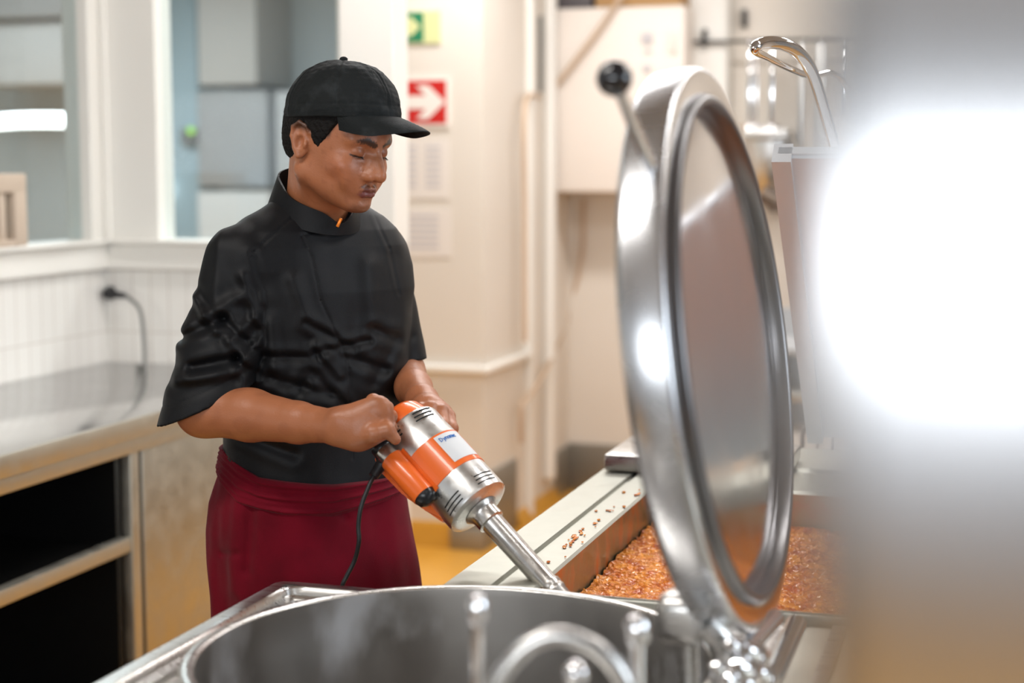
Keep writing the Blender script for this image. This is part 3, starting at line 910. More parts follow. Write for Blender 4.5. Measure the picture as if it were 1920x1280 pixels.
# scraps on the lip
bm = B()
for k in range(46):
    y = 2.36 + 0.68 * rng.random() ** 0.8
    x = -0.700 + 0.014 * rng.normal() * 0.7 + 0.012
    if k < 16:
        y = 2.58 + 0.07 * rng.normal() * 0.5; x = -0.700 + 0.012 * rng.random()
    if 16 <= k < 22:
        y = 2.375 + 0.012 * rng.normal(); x = -0.700 + 0.012 * rng.random()
    x = min(max(x, -0.712), -0.672)
    ball(bm, (x, y, 0.9035), 0.0018 + 0.0022 * rng.random(), 8, (1.0, 1.6, 0.5))
sc_ = obj('food_scraps', bm, M['soup']); sc_['kind'] = 'stuff'
tag(recentre(sc_), 'orange food scraps scattered on the lip of the pan', 'food scraps')

# open lid of the pan and its loop handle
t = pan_root
top = np.array([0, 2.79, 1.545]); bot = np.array([0, 3.40, 0.955])
dn = (top - bot) / np.linalg.norm(top - bot); nn = np.array([0, dn[2], -dn[1]])
bm = B()
c4 = [bot, top, top + nn * 0.028, bot + nn * 0.028]
prism(bm, [(-0.40, p_[1], p_[2]) for p_ in c4], (1.1, 0, 0))
bmesh.ops.bevel(bm, geom=bm.edges[:], offset=0.006, segments=2, affect='EDGES')
t = obj('lid', bm, M['panlid'], t)
for (xa_, xb_, c_) in ((-0.403, -0.370, [bot - nn * 0.014, top - nn * 0.014, top + nn * 0.030, bot + nn * 0.030]),):
    bm = B(); prism(bm, [(xa_, p_[1], p_[2]) for p_ in c_], (xb_ - xa_, 0, 0)); obj('edge_strip', bm, M['panlid'], t, smooth=False)
pts = [atF(1585, 345, 2.96), atF(1562, 262, 2.92), atF(1538, 180, 2.86), atF(1519, 128, 2.82), atF(1496, 98, 2.78), atF(1468, 83, 2.73), atF(1438, 80, 2.68), atF(1418, 86, 2.64), atF(1418, 96, 2.65), atF(1440, 108, 2.70), atF(1480, 128, 2.80), atF(1520, 142, 2.9), atF(1560, 137, 3.0), atF(1588, 160, 3.06), atF(1604, 215, 3.1), atF(1612, 320, 3.12)]
rr_ = [0.0115] * 6 + [0.0108, 0.0095, 0.0075, 0.006, 0.006, 0.006, 0.006, 0.006, 0.006, 0.006]
sp = smoothpts(pts, 6)
rl = [float(np.interp(i / 6, range(len(rr_)), rr_)) for i in range(len(sp))]
bm = B(); tube(bm, sp, rl, 18); obj('loop_handle', bm, M['chrome'], t)

# the second kettle's lid, very near the camera on the right
k2 = thing('cooking_kettle', 'second kettle, its blurred open lid filling the right side nearest the camera', 'kettle', (-0.29, 0.67, 0))
make_lid((0.047, 0.655, 1.478), radians(0.5), radians(1.0), 0.344, k2, T=0.088)
lathe_bm = lathe(B(), [(0.0, 0.0), (0.28, 0.0), (0.28, 0.5), (0.33, 0.62), (0.337, 1.09), (0.33, 1.10), (0.318, 1.09), (0.31, 0.75), (0.2, 0.66), (0.0, 0.64)], (-0.33, 0.69, 0), n=96)
obj('bowl', lathe_bm, M['steel'], k2)
obj('lid_hinge', box(B(), 0.0, 0.05, 0.62, 0.72, 1.04, 1.17, 0.01), M['steel'], k2)

# ================================================================== SIGNED-DISTANCE MODELLING
def sd_sphere(P, c, r):
    return np.linalg.norm(P - np.array(c), axis=-1) - r
def sd_ell(P, c, r, R=None):
    Q = P - np.array(c)
    if R is not None:
        Q = Q @ R            # columns of R = ellipsoid axes
    r = np.array(r)
    k0 = np.linalg.norm(Q / r, axis=-1)
    k1 = np.linalg.norm(Q / (r * r), axis=-1)
    return k0 * (k0 - 1.0) / np.maximum(k1, 1e-9)
def sd_cap(P, a, b, r0, r1=None, flat=None):
    a = np.array(a, float); b = np.array(b, float)
    r1 = r0 if r1 is None else r1
    d = b - a
    t = np.clip(((P - a) @ d) / max(d @ d, 1e-12), 0, 1)
    V = P - (a + t[..., None] * d)
    if flat is not None:     # flat = (direction, factor): squashed in that direction
        n, f_ = flat
        n = np.array(n) / np.linalg.norm(n)
        V = V + ((V @ n) * (1 / f_ - 1))[..., None] * n
        return (np.linalg.norm(V, axis=-1) - (r0 + (r1 - r0) * t)) * min(f_, 1.0) ** 0.5
    return np.linalg.norm(V, axis=-1) - (r0 + (r1 - r0) * t)
def smin(a, b, k):
    h = np.clip(0.5 + 0.5 * (b - a) / k, 0, 1)
    return b + (a - b) * h - k * h * (1 - h)
def smax(a, b, k):
    return -smin(-a, -b, k)
def chain(P, pts, rad, k=0.004):
    d = None
    for i in range(len(pts) - 1):
        e = sd_cap(P, pts[i], pts[i + 1], rad[i], rad[i + 1])
        d = e if d is None else smin(d, e, k)
    return d
def segd(P, a, b, axes=(0, 2)):
    """distance to a segment in two of the axes"""
    Q = P[..., list(axes)]; a = np.array([a[i] for i in axes]); b = np.array([b[i] for i in axes])
    d = b - a
    t = np.clip(((Q - a) @ d) / (d @ d), 0, 1)
    return np.linalg.norm(Q - (a + t[..., None] * d), axis=-1)

def surface(fn, lo, hi, h, block=8):
    """surface nets over a narrow band; returns vertices and quads"""
    lo = np.array(lo, float); hi = np.array(hi, float)
    n = (np.ceil((hi - lo) / h / block).astype(int)) * block + 1
    nb = (n - 1) // block
    V = np.full(n, 1.0, np.float32)
    ax = [lo[i] + h * (np.arange(nb[i]) * block + block / 2) for i in range(3)]
    G = np.stack(np.meshgrid(*ax, indexing='ij'), -1).reshape(-1, 3)
    D = fn(G)
    half = h * block * 0.87
    lim = half * 1.6 + 0.006
    near = np.nonzero(np.abs(D) < lim)[0]
    sgn = np.where(D < 0, -1.0, 1.0).reshape(nb)
    big = np.repeat(np.repeat(np.repeat(sgn, block, 0), block, 1), block, 2)
    V[:-1, :-1, :-1] = big
    V[-1], V[:, -1], V[:, :, -1] = 1, 1, 1
    off = np.stack(np.meshgrid(*[np.arange(block + 1)] * 3, indexing='ij'), -1).reshape(-1, 3)
    bi = np.stack(np.unravel_index(near, nb), -1)
    for s in range(0, len(bi), 400):
        b_ = bi[s:s + 400]
        I = (b_[:, None, :] * block + off[None]).reshape(-1, 3)
        d = fn(lo + I * h)
        V[I[:, 0], I[:, 1], I[:, 2]] = d
    # band blocks may border constant blocks: values there carry the right sign
    S = V < 0
    c = S[:-1, :-1, :-1].astype(np.int8)
    tot = np.zeros(n - 1, np.int8)
    for dx in (0, 1):
        for dy in (0, 1):
            for dz in (0, 1):
                tot += S[dx:n[0] - 1 + dx, dy:n[1] - 1 + dy, dz:n[2] - 1 + dz]
    act = np.nonzero((tot > 0) & (tot < 8))
    A = np.stack(act, -1)
    vid = np.full(n - 1, -1, np.int64)
    vid[act] = np.arange(len(A))
    acc = np.zeros((len(A), 3)); cnt = np.zeros(len(A))
    corners = [(i, j, k) for i in (0, 1) for j in (0, 1) for k in (0, 1)]
    for a in corners:
        for ax_ in range(3):
            if a[ax_] == 1:
                continue
            b = list(a); b[ax_] = 1
            va = V[A[:, 0] + a[0], A[:, 1] + a[1], A[:, 2] + a[2]]
            vb = V[A[:, 0] + b[0], A[:, 1] + b[1], A[:, 2] + b[2]]
            m = (va < 0) != (vb < 0)
            t = np.where(m, va / np.where(m, va - vb, 1), 0)
            p = np.array(a, float)[None] + np.zeros((len(A), 3))
            p[:, ax_] += t
            acc[m] += p[m]; cnt[m] += 1
    verts = lo + (A + acc / np.maximum(cnt, 1)[:, None]) * h
    F = []
    for ax_ in range(3):
        o1, o2 = [(1, 2), (2, 0), (0, 1)][ax_]
        sl0 = [slice(0, n[i]) for i in range(3)]; sl1 = list(sl0)
        sl0[ax_] = slice(0, n[ax_] - 1); sl1[ax_] = slice(1, n[ax_])
        s0 = S[tuple(sl0)]; s1 = S[tuple(sl1)]
        E_ = np.stack(np.nonzero(s0 != s1), -1)
        ok = (E_[:, o1] > 0) & (E_[:, o2] > 0) & (E_[:, o1] < n[o1] - 1) & (E_[:, o2] < n[o2] - 1)
        E_ = E_[ok]
        ins = s0[E_[:, 0], E_[:, 1], E_[:, 2]]
        q_ = []
        for (u, v) in ((0, 0), (1, 0), (1, 1), (0, 1)):
            c_ = E_.copy(); c_[:, o1] -= 1 - u; c_[:, o2] -= 1 - v
            q_.append(vid[c_[:, 0], c_[:, 1], c_[:, 2]])
        q_ = np.stack(q_, -1)
        q_[~ins] = q_[~ins][:, ::-1]
        F.append(q_)
    F = np.concatenate(F)
    F = F[(F >= 0).all(1)]
    return verts, F

def relax(v, f, it=2, lam=0.5):
    """light laplacian smoothing of the net"""
    n = len(v)
    e = np.concatenate([f[:, [0, 1]], f[:, [1, 2]], f[:, [2, 3]], f[:, [3, 0]]])
    for _ in range(it):
        s = np.zeros_like(v); c = np.zeros(n)
        for k in range(3):
            s[:, k] = np.bincount(e[:, 0], v[e[:, 1], k], n) + np.bincount(e[:, 1], v[e[:, 0], k], n)
        c = np.bincount(e[:, 0], minlength=n) + np.bincount(e[:, 1], minlength=n)
        v = v + lam * (s / np.maximum(c, 1)[:, None] - v)
    return v

def wav(P, seed, freq, n=10, aniso=(1, 1, 1)):
    r = np.random.default_rng(seed)
    out = 0
    for _ in range(n):
        k = r.normal(size=3) * freq * np.array(aniso)
        out = out + np.sin(P @ k + r.uniform(0, 6.28))
    return out / sqrt(n)

def set_tone(o, colfn, world_off):
    me = o.data
    n = len(me.vertices)
    co = np.empty(n * 3, np.float32)
    me.vertices.foreach_get('co', co)
    co = co.reshape(-1, 3) + np.array(world_off)
    c = colfn(co)
    a = me.color_attributes.new('tone', 'FLOAT_COLOR', 'POINT')
    buf = np.ones((n, 4), np.float32); buf[:, :3] = c
    a.data.foreach_set('color', buf.ravel())

def rot_axes(x, y, z):
    return np.stack([np.array(x), np.array(y), np.array(z)], -1)

# ================================================================== MIXER (in the man's R,F,Z frame, then turned into the place)
def mtool():
    return None
A4 = q(899, 953, 2.45)                       # centre of the motor's lower end
inpl = q(899 + 73.4, 953 + 67.9, 2.45) - A4; inpl[1] = 0
inpl /= np.linalg.norm(inpl)
AX = inpl * cos(radians(29)) + np.array([0, -1, 0]) * sin(radians(29))     # towards the tip
AX /= np.linalg.norm(AX)
SD = np.cross(AX, [0, 1, 0]); SD /= np.linalg.norm(SD)                     # sideways, to the lower left in the photo
if SD[0] > 0: SD = -SD
NR = np.cross(AX, SD)                                                       # towards the camera
if NR[1] > 0: NR = -NR
def mx(t, s=0.0, n=0.0):
    return A4 + AX * t + SD * s + NR * n

def build_mixer():
    base = mx(0.32)
    root = thing('hand_blender', 'large orange and steel stick blender held by the cook over the pan', 'blender', tuple(wd(base)), YAW)
    root['_w'] = tuple(float(x) for x in base)
    R = 0.0545
    def L(name, prof, m, parent=root, o=A4, ax=AX, n=72, ang=40, ends=False):
        return obj(name, lathe(B(), prof, o, ax, n, ends), m, parent, angle=ang)
    # motor housing
    low = L('lower_housing', [(0.0, 0.006), (0.024, 0.006), (0.030, 0.003), (0.045, 0.0015), (R - 0.006, 0.0), (R - 0.001, -0.003), (R, -0.008), (R, -0.056)], M['alu'])
    L('orange_sleeve', [(R, -0.055), (R + 0.0012, -0.0555), (R + 0.0012, -0.1215), (R, -0.122)], M['orange'])
    up = L('upper_housing', [(R, -0.120), (R, -0.176), (R - 0.002, -0.180), (R - 0.008, -0.182)], M['alu'])
    L('top_cap', [(R - 0.008, -0.178), (R - 0.009, -0.186), (R - 0.013, -0.206), (R - 0.019, -0.213), (R - 0.030, -0.216), (0, -0.217)], M['orange'])
    # cooling slots, three per cluster
    def slots(parent, t0, ang0, t1=None):
        for k in range(3):
            bm = B()
            tt = t0 - 0.007 * k
            pts = []
            for j in range(9):
                a = ang0 + (j - 4) * 0.085 + k * 0.03
                e = SD * cos(a) + NR * sin(a)
                pts.append(A4 + AX * tt + e * (R + 0.0001))
            tube(bm, pts, 0.00115, 8)
            obj('slot', bm, M['slot'], parent)
    slots(low, -0.010, radians(72)); slots(low, -0.012, radians(145))
    slots(up, -0.160, radians(70)); slots(up, -0.160, radians(139))
    # label on the sleeve
    bm = B()
    g = []
    for j in range(13):
        a = radians(121 + 56 * j / 12)
        e = SD * cos(a) + NR * sin(a)
        g.append([bm.verts.new(A4 + AX * t + e * (R + 0.0018)) for t in (-0.064, -0.118)])
    for i in range(12):
        bm.faces.new((g[i][0], g[i][1], g[i + 1][1], g[i + 1][0]))
    lb = obj('label', bm, M['label'], root)
    # lettering on the label: built from curved strokes wrapped on the sleeve
    def wrap(u, v):
        """u along the axis (m from the label's upper end), v round (m)"""
        a = radians(121) + v / R
        e = SD * cos(a) + NR * sin(a)
        return A4 + AX * (-0.113 + u) + e * (R + 0.0024)
    strokes = {'D': [[(0, 0), (0, 1), (.45, .85), (.55, .5), (.45, .15), (0, 0)]], 'y': [[(0, .65), (.25, .05)], [(.5, .65), (.1, -.35)]],
               'n': [[(0, 0), (0, .65)], [(0, .5), (.25, .65), (.42, .5), (.42, 0)]], 'a': [[(.42, .62), (.1, .62), (0, .3), (.12, 0), (.42, .1)], [(.42, .65), (.42, 0)]],
               'm': [[(0, 0), (0, .65)], [(0, .5), (.18, .65), (.3, .5), (.3, 0)], [(.3, .5), (.48, .65), (.6, .5), (.6, 0)]],
               'i': [[(.05, 0), (.05, .6)]], 'c': [[(.42, .55), (.15, .65), (0, .33), (.15, 0), (.42, .08)]]}
    bm = B(); cur = 0.0; Hh = 0.0075
    for ch in 'Dynamic':
        wid = {'D': .75, 'm': .8, 'i': .28}.get(ch, .62)
        for st in strokes[ch]:
            pp = [wrap(0.008 - p_[1] * Hh, 0.006 + (cur + p_[0]) * Hh) for p_ in st]
            tube(bm, pp, 0.0006, 5)
        cur += wid
    obj('lettering', bm, M['blue'], lb)
    # second side grip: orange tube on the near lower side with the black button, steel sleeve and the handle loop
    s0, n0 = 0.041, 0.050
    gx = mx(0.019, s0, n0)
    G = lambda t: mx(t + 0.019, s0, n0)
    bm = B(); lathe(bm, [(0.0, -0.165), (0.013, -0.165), (0.0195, -0.163), (0.0200, -0.160), (0.0200, -0.082), (0.0195, -0.080), (0, -0.080)], gx, AX, 48)
    obj('switch_housing', bm, M['orange'], root)
    bm = B(); lathe(bm, [(0.0185, -0.081), (0.0185, -0.078), (0.0165, -0.071), (0.010, -0.0655), (0, -0.064)], gx, AX, 40)
    obj('button', bm, M['black'], root)
    # bracket web between grip and body
    bm = B()
    prism(bm, [mx(-0.142, 0.016, 0.044), mx(-0.052, 0.016, 0.044), mx(-0.052, s0, 0.032), mx(-0.142, s0, 0.032)], NR * 0.010)
    obj('bracket', bm, M['orange'], root)
    # lower keel
    bm = B()
    kp = [(-0.185, 0.030), (-0.188, 0.066), (-0.165, 0.076), (-0.10, 0.073), (-0.055, 0.062), (-0.018, 0.054), (-0.02, 0.03)]
    prism(bm, [mx(a, b, -0.012) for a, b in kp], NR * 0.034)
    bmesh.ops.bevel(bm, geom=bm.edges[:], offset=0.006, segments=3, affect='EDGES')
    obj('keel', bm, M['orange'], root)
    bm = B(); lathe(bm, [(0, -0.186), (0.0155, -0.186), (0.0165, -0.184), (0.0165, -0.163), (0, -0.163)], gx, AX, 40); obj('steel_sleeve', bm, M['shaft'], root)
    bm = B(); lathe(bm, [(0, -0.194), (0.0172, -0.194), (0.0178, -0.192), (0.0178, -0.185), (0.0172, -0.183), (0, -0.183)], gx, AX, 40); obj('black_collar', bm, M['black'], root)
    # handle loop
    s2, n2 = -(R - 0.008), -0.030
    pts = [G(-0.188), G(-0.200), q(705, 816, 2.505), q(704, 797, 2.520), q(715, 784, 2.535), q(734, 780, 2.55), q(753, 779, 2.57), q(773, 787, 2.585), q(790, 803, 2.595), mx(-0.185, -0.036, -0.052), mx(-0.160, -0.036, -0.052)]
    bm = B(); tube(bm, smoothpts(pts, 7), 0.0125, 24); hd = obj('handle', bm, M['shaft'], root)
    # shaft
    L('shaft_socket', [(0, 0.004), (0.030, 0.004), (0.024, 0.010), (0.0225, 0.014), (0.0225, 0.030), (0.020, 0.032), (0, 0.032)], M['shaft'], n=56)
    L('shaft', [(0, 0.028), (0.0195, 0.028), (0.0185, 0.03), (0.0172, 0.160), (0.0172, 0.166), (0.0188, 0.167), (0.0192, 0.172), (0.0182, 0.174), (0.0182, 0.178), (0.0192, 0.180), (0.0185, 0.184), (0.0172, 0.186), (0.0168, 0.330), (0, 0.330)], M['shaft'], n=56)
    L('blade_guard', [(0.0168, 0.325), (0.022, 0.335), (0.034, 0.345), (0.040, 0.355), (0.040, 0.365), (0.038, 0.365), (0.033, 0.348), (0.0, 0.34)], M['shaft'], n=48)
    # cable with its strain relief
    c0 = mx(-0.162, s0 + 0.010, n0 - 0.008)
    cab = [c0, q(716, 868, 2.495), q(700, 893, 2.485)]
    bm = B(); tube(bm, smoothpts(cab, 8), [0.0125 - 0.0045 * min(1, i / 15) for i in range(17)], 16)
    obj('strain_relief', bm, M['rubber'], root)
    cab = [q(702, 889, 2.485), q(690, 915, 2.475), q(677, 950, 2.465), q(672, 985, 2.465), q(673, 1015, 2.465), q(665, 1050, 2.475), q(650, 1080, 2.475), q(640, 1105, 2.475), q(628, 1180, 2.495), q(622, 1350, 2.525), q(640, 1600, 2.525), q(700, 1750, 2.505)]
    end = q(700, 1750, 2.505); cab[-1] = np.array([end[0], end[1], 0.006]); 
    cab = cab[:-2] + [np.array([cab[-2][0], cab[-2][1], 0.25]), cab[-1]]
    bm = B(); tube(bm, smoothpts(cab, 8), 0.0036, 12)
    obj('power_cable', bm, M['rubber'], root)
    return root
build_mixer()

# ================================================================== THE COOK
FEET = np.array([-0.335, 2.80, 0.0])
man = thing('person', 'person in black cap, black short-sleeved jacket and burgundy apron, looking down while blending', 'person', tuple(wd(FEET)), YAW)
man['_w'] = tuple(float(x) for x in FEET)

# ---- head frame
TH, PI_, RO = radians(54), radians(15.5), radians(-1)
hh = np.array([sin(TH), -cos(TH), 0]); lf = np.array([cos(TH), sin(TH), 0]); upv = np.array([0, 0, 1.0])
HF = hh * cos(PI_) - upv * sin(PI_); HU = upv * cos(PI_) + hh * sin(PI_)
HL = lf * cos(RO) + HU * sin(RO); HU = HU * cos(RO) - lf * sin(RO)
HO = q(631, 265, 2.66); HS = 0.955
HR = np.stack([HL, HF, HU], 0)
def to_head(P):
    p = ((P - HO) @ HR.T) / HS
    z = p[..., 2]
    p[..., 2] = np.where(z < -0.045, -0.045 + (z + 0.045) * 1.13, z)
    return p
def from_head(p_):
    return HO + HS * (np.asarray(p_, float) @ HR)

def head_sdf(p):
    """p in head units: x his left, y forward, z up, origin between the eyes' level at mid skull"""
    ax = np.abs(p[..., 0]); s = p.copy(); s[..., 0] = ax
    d = sd_ell(s, (0, -0.008, 0.038), (0.0745, 0.097, 0.088))
    d = smin(d, sd_ell(s, (0, 0.022, -0.020), (0.064, 0.068, 0.085)), 0.03)
    # jaw
    d = smin(d, sd_cap(s, (0.050, 0.000, -0.058), (0.014, 0.068, -0.096), 0.018, 0.0165), 0.026)
    d = smin(d, sd_ell(s, (0, 0.045, -0.070), (0.042, 0.040, 0.036)), 0.02)
    d = smin(d, sd_ell(s, (0, 0.079, -0.097), (0.018, 0.015, 0.014)), 0.014)
    # forehead, brow ridge, cheeks
    d = smin(d, sd_ell(s, (0, 0.050, 0.040), (0.052, 0.040, 0.045)), 0.02)
    d = smin(d, sd_cap(s, (0.010, 0.0865, 0.021), (0.043, 0.073, 0.021), 0.0085, 0.0085), 0.012)
    d = smin(d, sd_ell(s, (0.043, 0.060, -0.026), (0.019, 0.020, 0.017)), 0.016)
    d = smin(d, sd_ell(s, (0.028, 0.072, -0.045), (0.022, 0.016, 0.024)), 0.016)
    # muzzle
    d = smin(d, sd_ell(s, (0, 0.073, -0.062), (0.029, 0.021, 0.024)), 0.014)
    # eye sockets
    d = smax(d, -sd_ell(s, (0.0315, 0.096, 0.003), (0.0175, 0.018, 0.0115)), 0.010)
    # nose
    nz = sd_cap(s, (0, 0.089, 0.012), (0, 0.1125, -0.026), 0.0072, 0.0078)
    nz = smin(nz, sd_ell(s, (0, 0.1105, -0.0335), (0.0105, 0.0115, 0.0092)), 0.007)
    nz = smin(nz, sd_ell(s, (0.0128, 0.099, -0.0365), (0.0075, 0.0105, 0.0078)), 0.005)
    nz = smin(nz, sd_cap(s, (0.010, 0.086, -0.012), (0.014, 0.088, -0.034), 0.006, 0.008), 0.010)
    nz = smin(nz, sd_cap(s, (0.004, 0.096, -0.012), (0.008, 0.1005, -0.028), 0.0085, 0.0085), 0.008)
    d = smin(d, nz, 0.009)
    d = smax(d, -sd_ell(s, (0.0065, 0.106, -0.0445), (0.0036, 0.0055, 0.004)), 0.003)
    d = smax(d, -(sd_cap(s, (0.0215, 0.091, -0.028), (0.0255, 0.087, -0.044), -0.0010)), 0.006)
    # philtrum and lips
    ul = chain(s, [(0, 0.0965, -0.0610), (0.006, 0.0965, -0.0600), (0.016, 0.0890, -0.0640), (0.025, 0.0790, -0.0668)], [0.0048, 0.0052, 0.0040, 0.0020], 0.003)
    ll = chain(s, [(0, 0.0935, -0.0725), (0.010, 0.0915, -0.0722), (0.019, 0.0840, -0.0700), (0.025, 0.0785, -0.0672)], [0.0066, 0.0062, 0.0042, 0.0018], 0.003)
    d = smin(d, ul, 0.0045)
    d = smin(d, ll, 0.0045)
    d = smax(d, -chain(s, [(0, 0.1015, -0.0662), (0.010, 0.0980, -0.0662), (0.019, 0.0885, -0.0668), (0.027, 0.0790, -0.0672)], [0.0011, 0.0010, 0.0010, 0.0008], 0.001), 0.0028)
    d = smax(d, -sd_ell(s, (0, 0.0985, -0.0825), (0.014, 0.0065, 0.0048)), 0.008)
    # upper lid: covers most of the ball, the eye looks down
    eb = sd_sphere(s, (0.0310, 0.0735, 0.0015), 0.0136)
    lid = smax(eb, -(s[..., 2] + 0.0052 - 0.10 * (ax - 0.031)), 0.0012)
    d = smin(d, lid, 0.0035)
    low = smax(sd_sphere(s, (0.0310, 0.0735, 0.0015), 0.0134), (s[..., 2] + 0.0078), 0.0012)
    d = smin(d, low, 0.0035)
    d = smax(d, -sd_cap(s, (0.020, 0.0905, 0.0120), (0.043, 0.0810, 0.0115), 0.0003), 0.003)
    # small puffiness below the eye
    d = smin(d, sd_cap(s, (0.021, 0.0815, -0.0135), (0.040, 0.0745, -0.0135), 0.0030), 0.008)
    # ear
    er = sd_ell(s, (0.0755, -0.012, -0.004), (0.0065, 0.0155, 0.0290), np.array([[cos(.35), -sin(.35), 0], [sin(.35), cos(.35), 0], [0, 0, 1]]) @ np.array([[1, 0, 0], [0, cos(.14), -sin(.14)], [0, sin(.14), cos(.14)]]))
    rim = chain(s, [(0.0745, 0.002, 0.012), (0.0800, -0.004, 0.0235), (0.0835, -0.016, 0.0265), (0.0855, -0.0265, 0.016), (0.0845, -0.0265, 0.000), (0.0800, -0.019, -0.018), (0.0765, -0.011, -0.030)], [0.0026, 0.0032, 0.0035, 0.0035, 0.0032, 0.0036, 0.0052], 0.003)
    er = smin(er, rim, 0.004)
    er = smax(er, -sd_ell(s, (0.0850, -0.0095, -0.006), (0.0105, 0.0085, 0.0130)), 0.003)
    er = smax(er, -sd_ell(s, (0.0865, -0.0140, 0.013), (0.0070, 0.0072, 0.0085)), 0.003)
    er = smin(er, sd_ell(s, (0.0775, 0.001, -0.008), (0.0030, 0.0030, 0.0055)), 0.005)
    d = smin(d, er, 0.005)
    return d

NB = q(578, 392, 2.755)          # base of the neck, inside the collar
def skull_neck(P):
    p = to_head(P)
    d = head_sdf(p) * HS
    a = from_head((0, -0.030, -0.035)); b = NB + np.array([0.012, 0.01, -0.03])
    nk = sd_cap(P, a, b, 0.050, 0.055)
    nk = smin(nk, sd_cap(P, from_head((-0.055, -0.015, -0.055)), q(604, 425, 2.715), 0.012, 0.006), 0.018)
    nk = smin(nk, sd_cap(P, from_head((0, 0.018, -0.075)), q(596, 428, 2.75), 0.022, 0.018), 0.025)
    nk = np.maximum(nk, P[..., 2] - from_head((0, 0, 0.05))[2])
    return smin(d, nk, 0.018)

SKIN = np.array(s2l(166, 104, 70)); SKIN_D = np.array(s2l(134, 78, 50)); SKIN_R = np.array(s2l(172, 98, 68))
HAIRC = np.array((0.012, 0.009, 0.008)); LIP = np.array(s2l(118, 62, 58)); LIPU = np.array(s2l(104, 56, 48)); STUB = np.array(s2l(70, 44, 34))
def mixc(c, m_, w_):
    return c * (1 - w_[:, None]) + np.array(m_)[None] * w_[:, None]
def sstep(a, b, x):
    t = np.clip((x - a) / (b - a), 0, 1)
    return t * t * (3 - 2 * t)
def head_tone(P):
    p = to_head(P); s = p.copy(); s[:, 0] = np.abs(s[:, 0])
    c = np.repeat(SKIN[None], len(P), 0)
    c = mixc(c, SKIN_R, 0.5 * sstep(0.04, 0.0, np.linalg.norm(s - np.array((0.045, 0.06, -0.03)), axis=1)))
    c = mixc(c, SKIN_D, 0.25 * sstep(0.5, 1.3, wav(p, 3, 260, 8)))
    c = mixc(c, SKIN_D, 0.55 * sstep(0.022, 0.010, np.linalg.norm(s - np.array((0.031, 0.084, -0.004)), axis=1)))
    # lips
    dl = chain(s, [(0, 0.0985, -0.0628), (0.008, 0.097, -0.0618), (0.018, 0.0885, -0.0655), (0.0245, 0.0795, -0.0668)], [0.0042, 0.0044, 0.0032, 0.001])
    du = chain(s, [(0, 0.0965, -0.0725), (0.010, 0.0945, -0.0722), (0.019, 0.0855, -0.0700), (0.0245, 0.079, -0.0675)], [0.0066, 0.0062, 0.004, 0.001])
    c = mixc(c, LIPU, sstep(0.0022, -0.0008, dl)); c = mixc(c, LIP, sstep(0.0022, -0.0008, du))
    # brows
    db = chain(s, [(0.0125, 0.095, 0.0175), (0.028, 0.092, 0.0235), (0.045, 0.078, 0.0205)], [0.0042, 0.0045, 0.0022])
    nzb = 0.0012 * wav(p, 8, 900, 8)
    c = mixc(c, HAIRC, 0.92 * sstep(0.0030, -0.0005, db + nzb))
    # moustache, chin beard, stubble
    dm = chain(s, [(0.003, 0.101, -0.0525), (0.013, 0.096, -0.0545), (0.024, 0.084, -0.0610)], [0.0030, 0.0030, 0.0016])
    c = mixc(c, STUB, 0.75 * sstep(0.0028, -0.001, dm + nzb))
    dc = sd_ell(s, (0, 0.082, -0.103), (0.026, 0.020, 0.012))
    c = mixc(c, STUB, 0.45 * sstep(0.008, -0.004, dc + nzb))
    # lashes line along the lid edge
    de = np.abs(np.linalg.norm(s - np.array((0.031, 0.0735, 0.0015)), axis=1) - 0.0140)
    line = np.abs(s[:, 2] + 0.0058 - 0.10 * (s[:, 0] - 0.031))
    c = mixc(c, HAIRC, 0.95 * sstep(0.0022, 0.0008, line) * sstep(0.0035, 0.0015, de))
    # nostril shade of skin, hairline stubble
    hl = sstep(0.0, 0.006, -(s[:, 1] - 0.045)) * sstep(0.008, 0.022, s[:, 2]) * sstep(0.05, 0.06, s[:, 0])
    c = mixc(c, HAIRC, 0.8 * hl)
    hn = sstep(-0.045, -0.06, s[:, 1]) * sstep(-0.045, -0.02, s[:, 2])
    c = mixc(c, HAIRC, 0.8 * hn)
    # soft beard shade on the jaw
    c = mixc(c, STUB, 0.14 * sstep(-0.055, -0.085, s[:, 2]) * sstep(0.02, 0.05, s[:, 1]))
    return c

lo = HO - np.array([0.135, 0.14, 0.235]); hi = HO + np.array([0.145, 0.14, 0.13])
hv, hf = surface(skull_neck, lo, hi, 0.0017)
hv = relax(hv, hf, 1, 0.4)

# ---- arms and hands
def ring_dir(v):
    v = np.array(v, float); return v / np.linalg.norm(v)
ELR = q(382, 768, 2.615); WRR = q(636, 800, 2.465)
ELL = q(757, 700, 2.87); WLL = q(792, 752, 2.65)

